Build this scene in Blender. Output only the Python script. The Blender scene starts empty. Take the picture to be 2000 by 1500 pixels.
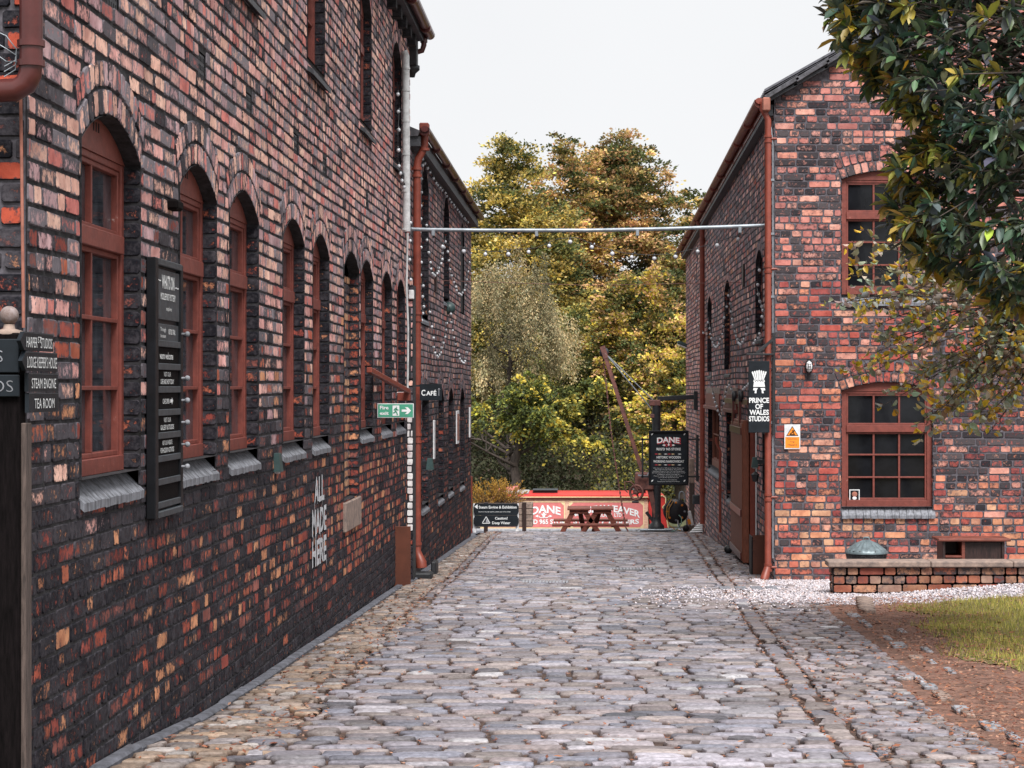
import bpy, math, random
import numpy as np
from mathutils import Vector, Matrix
R = random.Random(7)
NR = np.random.RandomState(11)
rad = math.radians
sc = bpy.context.scene
# ------------------------------------------------------------------ camera, sky, sun, exposure
F, CX, CY, ZC = 4200.0, 1155.0, 757.0, 2.2
cd = bpy.data.cameras.new('camera'); cam = bpy.data.objects.new('camera', cd); sc.collection.objects.link(cam)
cam.location = (0, 0, ZC); cam.rotation_euler = (rad(90), 0, 0)
cd.lens = 36 * F / 2000; cd.sensor_width = 36; cd.shift_x = -0.0775; cd.shift_y = 0.0035
cd.clip_start = 0.1; cd.clip_end = 2000
sc.camera = cam
w = bpy.data.worlds.new('World'); sc.world = w; w.use_nodes = True
nt = w.node_tree; nt.nodes.clear()
wo = nt.nodes.new('ShaderNodeOutputWorld'); bg = nt.nodes.new('ShaderNodeBackground')
sky = nt.nodes.new('ShaderNodeTexSky'); sky.sky_type = 'NISHITA'; sky.sun_disc = False
SUN_EL, SUN_AZ = 55, 166
sky.sun_elevation = rad(SUN_EL); sky.sun_rotation = rad(SUN_AZ)
mx = nt.nodes.new('ShaderNodeMix'); mx.data_type = 'RGBA'; mx.inputs[0].default_value = 0.97
_tc0 = nt.nodes.new('ShaderNodeTexCoord'); _nz = nt.nodes.new('ShaderNodeTexNoise'); _nz.inputs['Scale'].default_value = 3.2; _nz.inputs['Detail'].default_value = 4
nt.links.new(_tc0.outputs['Generated'], _nz.inputs['Vector']); _cr = nt.nodes.new('ShaderNodeValToRGB')      # high white overcast, faintly uneven
_cr.color_ramp.elements[0].position = .3; _cr.color_ramp.elements[0].color = (.755, .76, .775, 1); _cr.color_ramp.elements[1].position = .7; _cr.color_ramp.elements[1].color = (.805, .81, .82, 1)
_vm = nt.nodes.new('ShaderNodeVectorMath'); _vm.operation = 'SCALE'; _vm.inputs['Scale'].default_value = 10
nt.links.new(_nz.outputs[0], _cr.inputs[0]); nt.links.new(_cr.outputs[0], _vm.inputs[0]); nt.links.new(_vm.outputs[0], mx.inputs[7])
nt.links.new(sky.outputs[0], mx.inputs[6]); nt.links.new(mx.outputs[2], bg.inputs[0])
bg.inputs[1].default_value = 0.1
nt.links.new(bg.outputs[0], wo.inputs[0])
sd = bpy.data.lights.new('sun', 'SUN'); sd.energy = 4.8; sd.angle = rad(30); sd.color = (1, .965, .935)
so = bpy.data.objects.new('sun', sd); sc.collection.objects.link(so)
_d = Vector((math.sin(rad(SUN_AZ)) * math.cos(rad(SUN_EL)), math.cos(rad(SUN_AZ)) * math.cos(rad(SUN_EL)), math.sin(rad(SUN_EL))))
so.rotation_euler = _d.to_track_quat('Z', 'Y').to_euler(); so.location = (0, 0, 30)
sc.view_settings.view_transform = 'Standard'; sc.view_settings.look = 'None'
sc.view_settings.exposure = 0.26; sc.view_settings.gamma = 1
sc.cycles.max_bounces = 6; sc.cycles.diffuse_bounces = 3; sc.cycles.transparent_max_bounces = 8

# ------------------------------------------------------------------ helpers
def at(px, py, Y):                      # a pixel of the photograph at depth Y -> point
    return Vector(((px - CX) / F * Y, Y, ZC + (CY - py) / F * Y))
def clamp(x, a=0., b=1.): return max(a, min(b, x))
def sstep(a, b, x):
    t = clamp((x - a) / (b - a)); return t * t * (3 - 2 * t)
_GY = [-50, 0, 6, 9.02, 11.2, 14, 18, 22.4, 24, 26.5, 32, 36.6, 40, 41.5, 43, 46, 49.2]
_GH = [1.5, 1.5, 1.52, 1.555, 1.70, 1.80, 1.93, 2.066, 2.15, 2.23, 2.39, 2.54, 2.69, 2.86, 3.08, 3.2, 3.25]
def G(y): return ZC - float(np.interp(y, _GY, _GH))
def GX(x, y):                           # ground with the rise of the gravel towards the low wall
    return G(y) + 0.10 * sstep(2.6, 4.4, x) * sstep(18.5, 21, y)

class MB:
    """collects verts/faces, links ONE mesh object"""
    def __init__(s): s.v = []; s.f = []; s.m = []; s.c = []; s.b = []; s.mats = []; s.sm = []
    def mi(s, mat):
        if mat not in s.mats: s.mats.append(mat)
        return s.mats.index(mat)
    def add(s, vs, fs, mat, smooth=False, col=None, buv=None):
        o = len(s.v); s.v.extend(tuple(p) for p in vs); k = s.mi(mat)
        for f in fs: s.f.append(tuple(o + i for i in f)); s.m.append(k); s.sm.append(smooth)
        n = len(vs)
        s.c.extend([col or (.5, .5, .5, 1)] * n if not isinstance(col, list) else col)
        s.b.extend(buv if buv else [(0, 0, 0)] * n)
        return s
    def box(s, a, b, mat, bev=0.0):
        (x0, y0, z0), (x1, y1, z1) = [[min(a[i], b[i]) for i in range(3)], [max(a[i], b[i]) for i in range(3)]]
        return s.obox(Vector(((x0 + x1) / 2, (y0 + y1) / 2, (z0 + z1) / 2)), Vector((1, 0, 0)), Vector((0, 1, 0)), Vector((0, 0, 1)),
                      (x1 - x0) / 2, (y1 - y0) / 2, (z1 - z0) / 2, mat, bev)
    def obox(s, c, X, Y, Z, hx, hy, hz, mat, bev=0.0):
        if bev <= 0:
            vs = [c + X * (sx * hx) + Y * (sy * hy) + Z * (sz * hz) for sz in (-1, 1) for sy in (-1, 1) for sx in (-1, 1)]
            fs = [(0, 2, 3, 1), (4, 5, 7, 6), (0, 1, 5, 4), (2, 6, 7, 3), (0, 4, 6, 2), (1, 3, 7, 5)]
            if X.cross(Y).dot(Z) < 0: fs = [f[::-1] for f in fs]
            return s.add(vs, fs, mat)
        b = min(bev, hx * .45, hy * .45, hz * .45); P = []; idx = {}
        for sx in (-1, 1):
            for sy in (-1, 1):
                for sz in (-1, 1):
                    for ax in range(3):
                        h = [hx - b, hy - b, hz - b]; h[ax] += b
                        idx[(sx, sy, sz, ax)] = len(P); P.append(c + X * (sx * h[0]) + Y * (sy * h[1]) + Z * (sz * h[2]))
        fs = []
        for ax in range(3):
            o1, o2 = [(1, 2), (2, 0), (0, 1)][ax]
            for sg in (-1, 1):
                q = []
                for s1, s2 in ((-1, -1), (1, -1), (1, 1), (-1, 1)):
                    t = [0, 0, 0]; t[ax] = sg; t[o1] = s1; t[o2] = s2; q.append(idx[(*t, ax)])
                fs.append(tuple(q) if sg > 0 else tuple(q[::-1]))
            for s1 in (-1, 1):
                for s2 in (-1, 1):
                    a = [0, 0, 0]; a[o1] = s1; a[o2] = s2; a2 = a[:]; a[ax] = -1; a2[ax] = 1
                    q = (idx[(*a, o1)], idx[(*a2, o1)], idx[(*a2, o2)], idx[(*a, o2)])
                    fs.append(q if s1 * s2 < 0 else q[::-1])
        for sx in (-1, 1):
            for sy in (-1, 1):
                for sz in (-1, 1):
                    q = (idx[(sx, sy, sz, 0)], idx[(sx, sy, sz, 1)], idx[(sx, sy, sz, 2)])
                    fs.append(q if sx * sy * sz > 0 else q[::-1])
        return s.add(P, fs, mat)
    def bar(s, p, q, wd, ht, mat, up=Vector((0, 0, 1)), bev=0.0):
        p = Vector(p); q = Vector(q); Y = (q - p); L = Y.length; Y.normalize()
        X = Y.cross(up); X = X.normalized() if X.length > 1e-5 else Vector((1, 0, 0)); Z = X.cross(Y)
        return s.obox((p + q) / 2, X, Y, Z, wd / 2, L / 2, ht / 2, mat, bev)
    def tube(s, pts, r, mat, n=10, cap=True):
        pts = [Vector(p) for p in pts]; rs = r if isinstance(r, (list, tuple)) else [r] * len(pts)
        vs = []; fs = []; prev = None
        for i, p in enumerate(pts):
            t = (pts[min(i + 1, len(pts) - 1)] - pts[max(i - 1, 0)])
            t = t.normalized() if t.length > 1e-9 else Vector((0, 0, 1))
            if prev is None:
                a = t.orthogonal().normalized()
            else:
                a = prev - t * prev.dot(t); a = a.normalized() if a.length > 1e-6 else t.orthogonal().normalized()
            prev = a; b = t.cross(a)
            for k in range(n):
                an = 2 * math.pi * k / n; vs.append(p + (a * math.cos(an) + b * math.sin(an)) * rs[i])
        for i in range(len(pts) - 1):
            for k in range(n):
                k2 = (k + 1) % n; fs.append((i * n + k, i * n + k2, (i + 1) * n + k2, (i + 1) * n + k))
        s.add(vs, fs, mat, True)
        if cap:
            s.add(vs[:n], [tuple(range(n))[::-1]], mat); s.add(vs[-n:], [tuple(range(n))], mat)
        return s
    def ball(s, c, r, mat, nu=10, nv=6, sq=(1, 1, 1)):
        prof = [(max(1e-4, math.sin(math.pi * i / nv)), -math.cos(math.pi * i / nv)) for i in range(nv + 1)]
        return s.lathe(c, [(a * r, b * r * sq[2]) for a, b in prof], mat, nu, sx=sq[0], sy=sq[1])
    def lathe(s, c, prof, mat, n=16, axis=None, sx=1, sy=1, smooth=True):
        c = Vector(c); Z = (Vector(axis) if axis else Vector((0, 0, 1))).normalized()
        X = Vector((1, 0, 0)) if abs(Z.x) < .9 else Vector((0, 1, 0)); X = (X - Z * X.dot(Z)).normalized(); Y = Z.cross(X)
        vs = [c + X * (r * math.cos(2 * math.pi * k / n) * sx) + Y * (r * math.sin(2 * math.pi * k / n) * sy) + Z * z for r, z in prof for k in range(n)]
        fs = [(i * n + k, i * n + (k + 1) % n, (i + 1) * n + (k + 1) % n, (i + 1) * n + k) for i in range(len(prof) - 1) for k in range(n)]
        return s.add(vs, fs, mat, smooth)
    def prism(s, O, U, V, N, poly, n0, n1, mat):     # 2D polygon (ccw seen along -N) extruded n0..n1
        k = len(poly)
        vs = [O + U * a + V * b + N * n1 for a, b in poly] + [O + U * a + V * b + N * n0 for a, b in poly]
        fs = [tuple(range(k)), tuple(range(2 * k - 1, k - 1, -1))] + [(i, k + i, k + (i + 1) % k, (i + 1) % k) for i in range(k)]
        return s.add(vs, fs, mat)
    def build(s, name, parent=None, attrs=False, **tags):
        me = bpy.data.meshes.new(name); me.from_pydata([tuple(v) for v in s.v], [], s.f)
        for m in s.mats: me.materials.append(m)
        me.polygons.foreach_set('material_index', s.m); me.polygons.foreach_set('use_smooth', s.sm)
        if attrs:
            a = me.attributes.new('bcol', 'FLOAT_COLOR', 'POINT'); a.data.foreach_set('color', np.array(s.c, dtype=np.float32).ravel())
            a = me.attributes.new('buv', 'FLOAT_VECTOR', 'POINT'); a.data.foreach_set('vector', np.array(s.b, dtype=np.float32).ravel())
        me.update(); o = bpy.data.objects.new(name, me); sc.collection.objects.link(o)
        if parent:
            o.parent = parent
            if parent.type == 'EMPTY': o.location = -parent.location
        for k_, v_ in tags.items(): o[k_] = v_
        return o
def thing(name, loc, label, cat, group=None):
    o = bpy.data.objects.new(name, None); sc.collection.objects.link(o); o.location = Vector(loc)
    o.empty_display_size = .2; o['label'] = label; o['category'] = cat
    if group: o['group'] = group
    return o

# ------------------------------------------------------------------ materials
def newmat(name):
    m = bpy.data.materials.new(name); m.use_nodes = True; n = m.node_tree
    return m, n, n.nodes['Principled BSDF']
def MT(name, col, rough=.6, var=.25, scale=12, bump=.15, metal=0., spec=.5, stretch=(1, 1, 1), col2=None, bd=.01, worn=None):
    m, n, p = newmat(name); N = n.nodes; L = n.links
    tc = N.new('ShaderNodeTexCoord'); mp = N.new('ShaderNodeMapping'); mp.inputs['Scale'].default_value = stretch
    L.new(tc.outputs['Object'], mp.inputs[0])
    nz = N.new('ShaderNodeTexNoise'); nz.inputs['Scale'].default_value = scale; nz.inputs['Detail'].default_value = 7; nz.inputs['Roughness'].default_value = .65
    L.new(mp.outputs[0], nz.inputs['Vector'])
    cr = N.new('ShaderNodeValToRGB'); c2 = col2 or tuple(max(0, c * (1 - var * 2)) for c in col)
    cr.color_ramp.elements[0].position = .32; cr.color_ramp.elements[1].position = .66
    cr.color_ramp.elements[0].color = (*c2, 1); cr.color_ramp.elements[1].color = (*[min(1, c * (1 + var * .5)) for c in col], 1)
    L.new(nz.outputs[0], cr.inputs[0]); L.new(cr.outputs[0], p.inputs['Base Color'])
    if worn:
        e = cr.color_ramp.elements.new(.69); e.color = (*[c * (1 + var * .5) for c in col], 1); e = cr.color_ramp.elements.new(.73); e.color = (*worn, 1)
    p.inputs['Roughness'].default_value = rough; p.inputs['Metallic'].default_value = metal; p.inputs['Specular IOR Level'].default_value = spec
    if bump:
        b = N.new('ShaderNodeBump'); b.inputs['Strength'].default_value = bump; b.inputs['Distance'].default_value = bd
        L.new(nz.outputs[0], b.inputs['Height']); L.new(b.outputs[0], p.inputs['Normal'])
    return m
def brick_mat(name, sootcol=(.011, .011, .016), mid=(.235, .21, .235), edge=.55, bscale=26, con=2.0):
    m, n, p = newmat(name); N = n.nodes; L = n.links
    at_ = N.new('ShaderNodeAttribute'); at_.attribute_name = 'bcol'
    ab = N.new('ShaderNodeAttribute'); ab.attribute_name = 'buv'
    tc = N.new('ShaderNodeTexCoord')
    def noise(sc_, det=6, ro=.65):
        z = N.new('ShaderNodeTexNoise'); z.inputs['Scale'].default_value = sc_; z.inputs['Detail'].default_value = det; z.inputs['Roughness'].default_value = ro
        L.new(tc.outputs['Object'], z.inputs['Vector']); return z
    def math_(op, a, b=None, cl=False):
        k = N.new('ShaderNodeMath'); k.operation = op; k.use_clamp = cl
        for i, x in enumerate((a, b)):
            if x is None: continue
            if isinstance(x, (int, float)): k.inputs[i].default_value = x
            else: L.new(x, k.inputs[i])
        return k.outputs[0]
    n1 = noise(bscale, 8, .7); n2 = noise(7, 3); n3 = noise(90, 4)
    sx = N.new('ShaderNodeSeparateXYZ'); L.new(ab.outputs['Vector'], sx.inputs[0])
    e = math_('MAXIMUM', math_('POWER', math_('ABSOLUTE', sx.outputs[0]), 6), math_('POWER', math_('ABSOLUTE', sx.outputs[1]), 3))
    s = math_('ADD', math_('SUBTRACT', at_.outputs['Alpha'], .5), math_('MULTIPLY', e, edge))
    s = math_('ADD', s, math_('MULTIPLY', math_('SUBTRACT', n1.outputs[0], .5), 3.8))
    s = math_('ADD', s, math_('MULTIPLY', math_('SUBTRACT', n3.outputs[0], .5), 1.3))
    fac = math_('ADD', math_('MULTIPLY', s, con), .5, True)
    # clay colour with hue variation
    hs = N.new('ShaderNodeMix'); hs.data_type = 'RGBA'; hs.blend_type = 'MULTIPLY'; hs.inputs[0].default_value = 1
    cr = N.new('ShaderNodeValToRGB'); cr.color_ramp.elements[0].position = .3; cr.color_ramp.elements[1].position = .7
    cr.color_ramp.elements[0].color = (.62, .5, .5, 1); cr.color_ramp.elements[1].color = (1.25, 1.25, 1.2, 1)
    L.new(n2.outputs[0], cr.inputs[0]); L.new(at_.outputs['Color'], hs.inputs[6]); L.new(cr.outputs[0], hs.inputs[7])
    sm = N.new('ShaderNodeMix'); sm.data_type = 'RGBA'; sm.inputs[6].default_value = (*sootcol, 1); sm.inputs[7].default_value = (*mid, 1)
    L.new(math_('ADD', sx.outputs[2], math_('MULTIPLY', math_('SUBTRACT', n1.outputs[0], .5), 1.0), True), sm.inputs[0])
    fm = N.new('ShaderNodeMix'); fm.data_type = 'RGBA'; L.new(fac, fm.inputs[0]); L.new(hs.outputs[2], fm.inputs[6]); L.new(sm.outputs[2], fm.inputs[7])
    L.new(fm.outputs[2], p.inputs['Base Color']); p.inputs['Roughness'].default_value = .82; p.inputs['Specular IOR Level'].default_value = .16
    b = N.new('ShaderNodeBump'); b.inputs['Strength'].default_value = .5; b.inputs['Distance'].default_value = .006
    L.new(math_('ADD', n1.outputs[0], math_('MULTIPLY', n3.outputs[0], .5)), b.inputs['Height']); L.new(b.outputs[0], p.inputs['Normal'])
    return m
def attr_mat(name, rough=.7, nscale=30, bump=.3, trans=0, spec=.4, vary=.35, bd=.004):
    m, n, p = newmat(name); N = n.nodes; L = n.links
    a = N.new('ShaderNodeAttribute'); a.attribute_name = 'bcol'
    tc = N.new('ShaderNodeTexCoord'); z = N.new('ShaderNodeTexNoise'); z.inputs['Scale'].default_value = nscale; z.inputs['Detail'].default_value = 6
    L.new(tc.outputs['Object'], z.inputs['Vector'])
    cr = N.new('ShaderNodeValToRGB'); cr.color_ramp.elements[0].position = .3; cr.color_ramp.elements[1].position = .7
    cr.color_ramp.elements[0].color = (1 - vary,) * 3 + (1,); cr.color_ramp.elements[1].color = (1 + vary * .5,) * 3 + (1,)
    L.new(z.outputs[0], cr.inputs[0])
    hs = N.new('ShaderNodeMix'); hs.data_type = 'RGBA'; hs.blend_type = 'MULTIPLY'; hs.inputs[0].default_value = 1
    L.new(a.outputs['Color'], hs.inputs[6]); L.new(cr.outputs[0], hs.inputs[7]); L.new(hs.outputs[2], p.inputs['Base Color'])
    p.inputs['Roughness'].default_value = rough; p.inputs['Specular IOR Level'].default_value = spec
    if bump:
        b = N.new('ShaderNodeBump'); b.inputs['Strength'].default_value = bump; b.inputs['Distance'].default_value = bd
        L.new(z.outputs[0], b.inputs['Height']); L.new(b.outputs[0], p.inputs['Normal'])
    if trans:
        t = N.new('ShaderNodeBsdfTranslucent'); L.new(hs.outputs[2], t.inputs[0]); mxs = N.new('ShaderNodeMixShader'); mxs.inputs[0].default_value = trans
        out = N['Material Output']; L.new(p.outputs[0], mxs.inputs[1]); L.new(t.outputs[0], mxs.inputs[2]); L.new(mxs.outputs[0], out.inputs[0])
    return m
M_BRICK = brick_mat('sooty_brick'); M_BRICKR = brick_mat('red_brick', sootcol=(.014, .014, .019), mid=(.105, .09, .095), edge=.22, con=1.5, bscale=20)
M_MORT = MT('dark_mortar', (.030, .029, .034), .95, .5, 20, .5)
M_MORTR = MT('grey_mortar', (.125, .115, .135), .95, .35, 20, .5)
M_MORTB = MT('brown_mortar', (.13, .09, .075), .95, .35, 20, .5)
M_SETT = attr_mat('sett_stone', .58, 38, .8, spec=.5, vary=.4, bd=.006)
M_BED = MT('joint_soil', (.085, .045, .03), .95, .4, 45, .6, col2=(.022, .017, .016))
M_EARTH = MT('bare_earth', (.21, .11, .08), .95, .3, 6, .8, col2=(.075, .04, .028), bd=.02)
M_LAWN = MT('lawn_ground', (.13, .12, .04), .95, .3, 4, .5, col2=(.10, .06, .03))
M_GRAVB = MT('gravel_bed', (.34, .31, .33), .95, .25, 60, .8, col2=(.2, .18, .18))
M_LAND = MT('land', (.07, .075, .035), .95, .3, 1.5, .3)
M_RED = MT('oxide_red_paint', (.195, .047, .034), .55, .18, 16, .3, col2=(.135, .032, .024), worn=(.42, .26, .23))
M_PIPE = MT('red_pipe_paint', (.235, .052, .032), .45, .12, 14, .1, col2=(.17, .038, .025), worn=(.36, .17, .13))
M_PIPED = MT('dark_red_pipe', (.10, .026, .024), .3, .2, 7, .05)
M_GUARD = MT('brown_steel', (.115, .034, .018), .5, .15, 6, .05)
M_GLASS = MT('window_glass', (.012, .013, .016), .05, .3, 3, .05, spec=.25)
M_GLASS2 = MT('hazy_glass', (.055, .062, .075), .045, .45, 6, .06, spec=.6, col2=(.010, .012, .016))
M_SILL = MT('grey_tile_sill', (.21, .22, .25), .7, .35, 30, .4, stretch=(1, 1, .3))
M_SILLD = MT('dark_sill', (.05, .055, .065), .6, .3, 20, .3)
M_SLATE = MT('roof_slate', (.085, .085, .10), .6, .35, 14, .4)
M_BLACK = MT('black_paint', (.008, .009, .012), .5, .3, 9, .08, spec=.25)
M_BLACKS = MT('sign_black', (.013, .018, .024), .5, .2, 9, .03, spec=.25)
M_SLATG = MT('grey_slat', (.045, .055, .065), .55, .25, 20, .1)
M_WHITE = MT('white_paint', (.72, .73, .75), .6, .12, 18, .1)
M_LETTER = MT('white_lettering', (.80, .83, .84), .6, .08, 30, 0)
M_CHALK = MT('rough_white_paint', (.62, .64, .68), .8, .25, 40, .2)
M_GREYPIPE = MT('galvanised_pipe', (.30, .34, .38), .4, .2, 10, .05, metal=.3)
M_WHITEPIPE = MT('weathered_white_pipe', (.55, .56, .57), .6, .2, 14, .2)
M_IRON = MT('black_iron', (.02, .022, .026), .5, .3, 20, .2)
M_RUST = MT('rusty_iron', (.17, .065, .05), .7, .35, 12, .4, col2=(.075, .035, .035))
M_STONE = MT('sandstone_coping', (.30, .22, .18), .85, .3, 14, .4, col2=(.14, .11, .10))
M_STONEG = MT('grey_stone', (.30, .31, .34), .85, .3, 14, .4)
M_KERB = MT('kerb_concrete', (.12, .125, .15), .85, .35, 9, .4)
M_WOODR = MT('stained_wood', (.20, .055, .036), .55, .3, 9, .2, stretch=(1, 1, 6))
M_WOODD = MT('dark_wood', (.035, .017, .015), .5, .35, 9, .2, stretch=(6, 6, 1))
M_POST = MT('weathered_post', (.007, .005, .0055), .9, .4, 12, .3, spec=.1, stretch=(8, 8, 1))
M_POSTE = MT('pale_wood_edge', (.10, .072, .062), .75, .35, 12, .3, stretch=(8, 8, 1))
M_BARN = MT('brown_door_wood', (.24, .075, .042), .6, .25, 10, .25, stretch=(8, 8, 1))
M_BOATR = MT('boat_red', (.62, .05, .045), .35, .1, 5, .02)
M_BOATP = MT('boat_panel_red', (.66, .19, .185), .4, .12, 5, .02)
M_BOATT = MT('boat_wood_grain', (.74, .48, .36), .45, .2, 14, .05, stretch=(1, 1, 6), col2=(.50, .26, .16))
M_BOATY = MT('boat_yellow', (.85, .66, .38), .45, .1, 8, 0)
M_BOATB = MT('boat_black', (.02, .02, .025), .4, .2, 8, 0)
M_CANVAS = MT('grey_canvas', (.42, .42, .42), .8, .2, 14, .2)
M_WATER = MT('canal_water', (.02, .025, .018), .05, .2, 2, .2)
M_GREEN = MT('fire_exit_green', (.07, .34, .22), .45, .08, 9, 0)
M_GREENP = MT('green_lamp_paint', (.045, .085, .085), .45, .2, 9, 0)
M_ORANGE = MT('warning_orange', (.85, .27, .02), .5, .05, 9, 0)
M_BULB = MT('bulb_glass', (.58, .60, .64), .12, .1, 30, 0, spec=.8)
M_LEAD = MT('bin_lid_metal', (.17, .22, .24), .42, .25, 12, .15, metal=.25)
M_BAG = MT('black_bag', (.012, .013, .016), .28, .2, 14, .9, bd=.03)
M_BARK = MT('bark', (.085, .065, .055), .9, .35, 9, .6, stretch=(3, 3, .6))
M_RUSTG = MT('lichened_iron', (.24, .20, .20), .8, .3, 40, .3, col2=(.12, .07, .05))
M_YEL = MT('yellow_hose', (.65, .33, .07), .5, .1, 9, 0)
M_HOSE = MT('green_hose', (.25, .45, .38), .5, .1, 9, 0)
M_PINK = MT('pale_terracotta', (.36, .14, .10), .8, .2, 16, .2)
M_LEAF = attr_mat('tree_leaves', .6, 3, 0, trans=.3, spec=.25, vary=.25)
M_GLEAF = attr_mat('glossy_leaves', .38, 14, .2, trans=.2, spec=.5, vary=.3)
M_GRASS = attr_mat('grass_blades', .7, 2, 0, trans=.3, spec=.2, vary=.25)
M_GRAV = attr_mat('gravel_stones', .85, 60, .2, spec=.3, vary=.15)
M_LITTER = attr_mat('leaf_litter', .8, 20, 0, spec=.2, vary=.3)
M_PAINTBR = attr_mat('painted_brick', .7, 40, .4, vary=.15)
M_RED2 = MT('lettering_red', (.60, .05, .07), .5, .05, 9, 0)

# ------------------------------------------------------------------ text
_tc = {}
def text2d(s, bold=0.0):
    k = (s, bold)
    if k in _tc: return _tc[k]
    cu = bpy.data.curves.new('t', 'FONT'); cu.body = s; cu.size = 1; cu.offset = bold; cu.resolution_u = 3
    o = bpy.data.objects.new('t', cu); sc.collection.objects.link(o)
    dg = bpy.context.evaluated_depsgraph_get(); dg.update(); me = bpy.data.meshes.new_from_object(o.evaluated_get(dg))
    V = np.array([v.co[:2] for v in me.vertices]) if len(me.vertices) else np.zeros((0, 2)); Fc = [tuple(p.vertices) for p in me.polygons]
    bpy.data.objects.remove(o); bpy.data.curves.remove(cu); bpy.data.meshes.remove(me)
    _tc[k] = (V, Fc); return V, Fc
CAP = .729
def put_text(B, s, O, U, V, N, cx, cy, h, wd=None, mat=None, bold=.02, n=.003, warp=None, left=None):
    """text centred on (cx,cy), cap height h, fitted to width wd"""
    P, Fc = text2d(s, bold)
    if len(P) == 0: return
    P = P.copy(); x0, x1 = P[:, 0].min(), P[:, 0].max()
    sy = h / CAP; sx = (wd / (x1 - x0)) if wd else sy
    X = (P[:, 0] - (x0 + x1) / 2) * sx; Yv = (P[:, 1] - CAP / 2) * sy
    if left is not None: X = X - X.min() + left - cx
    if warp: X, Yv = warp(X, Yv)
    B.add([O + U * (cx + a) + V * (cy + b) + N * n for a, b in zip(X, Yv)], Fc, mat or M_LETTER)

# ------------------------------------------------------------------ brickwork
ZV = Vector((0, 0, 1))
class Panel:
    def __init__(s, O, U, N): s.O = Vector(O); s.U = Vector(U); s.V = ZV; s.N = Vector(N)
    def p(s, u, v, n=0): return s.O + s.U * u + s.V * v + s.N * n
def add_brick(B, P, cu, cv, hu, hv, col, soot, sb, mat, ang=0, d=.012, n0=0.0, r=R):
    j = lambda k: r.uniform(-k, k)
    c, s = math.cos(ang), math.sin(ang); k = min(.28 * min(hu, hv), .014)
    oc = [(-hu + k, -hv), (hu - k, -hv), (hu, -hv + k), (hu, hv - k), (hu - k, hv), (-hu + k, hv), (-hu, hv - k), (-hu, -hv + k)]
    vs = []; buv = []
    dd = d + j(.001); t1 = j(.05); t2 = j(.06)
    for a, b in oc:
        vs.append(P.p(cu + a * c - b * s, cv + a * s + b * c, n0 - .002)); buv.append((a / hu * 1.6, b / hv * 1.6, sb))
    f = 1 - min(.3, .0038 / hu); g = 1 - min(.3, .0042 / hv)
    for a, b in oc:
        a2 = a * f + j(.0028); b2 = b * g + j(.0024)
        vs.append(P.p(cu + a2 * c - b2 * s, cv + a2 * s + b2 * c, n0 + dd + a2 * t1 * .4 + b2 * t2 * .6 + j(.0005))); buv.append((a / hu, b / hv, sb))
    fs = [(i, (i + 1) % 8, 8 + (i + 1) % 8, 8 + i) for i in range(8)] + [tuple(range(8, 16))]
    B.add(vs, fs, mat, False, (col[0], col[1], col[2], soot), buv)
class Op:                                            # an opening: rectangle under a segmental arch
    def __init__(s, u0, u1, v0, vs, rise=.0, rings=2, sc=0.0):
        s.u0, s.u1, s.v0, s.vs, s.rise, s.rings = min(u0, u1), max(u0, u1), v0, vs, rise, rings
        s.sc = sc; s.w = s.u1 - s.u0; s.c = (s.u0 + s.u1) / 2
        if rise > 0:
            s.Rr = (s.w ** 2 / 4 + rise ** 2) / (2 * rise); s.cz = vs + rise - s.Rr; s.a = math.asin(min(1, s.w / 2 / s.Rr))
            s.Ro = s.Rr + rings * .118
    def hole(s, v):
        if s.v0 - s.sc <= v <= s.vs: return (s.u0, s.u1)
        if s.rise > 0 and s.vs < v < s.vs + s.rise:
            h = math.sqrt(max(0, s.Rr ** 2 - (v - s.cz) ** 2)); return (s.c - h, s.c + h)
        return None
    def brickhole(s, v):
        if s.v0 - s.sc <= v <= s.vs: return (s.u0, s.u1)
        if s.rise > 0 and s.vs < v < s.cz + s.Ro:
            h = min(math.sqrt(max(0, s.Ro ** 2 - (v - s.cz) ** 2)), math.tan(s.a) * (v - s.cz)); return (s.c - h, s.c + h)
        if s.rise == 0 and s.rings and s.vs < v < s.vs + .24: return (s.u0 - .06, s.u1 + .06)
        return None
def subtract(iv, holes):
    out = [iv]
    for h in holes:
        nx = []
        for a, b in out:
            if h[1] <= a or h[0] >= b: nx.append((a, b)); continue
            if h[0] > a: nx.append((a, h[0]))
            if h[1] < b: nx.append((h[1], b))
        out = nx
    return out
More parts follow.
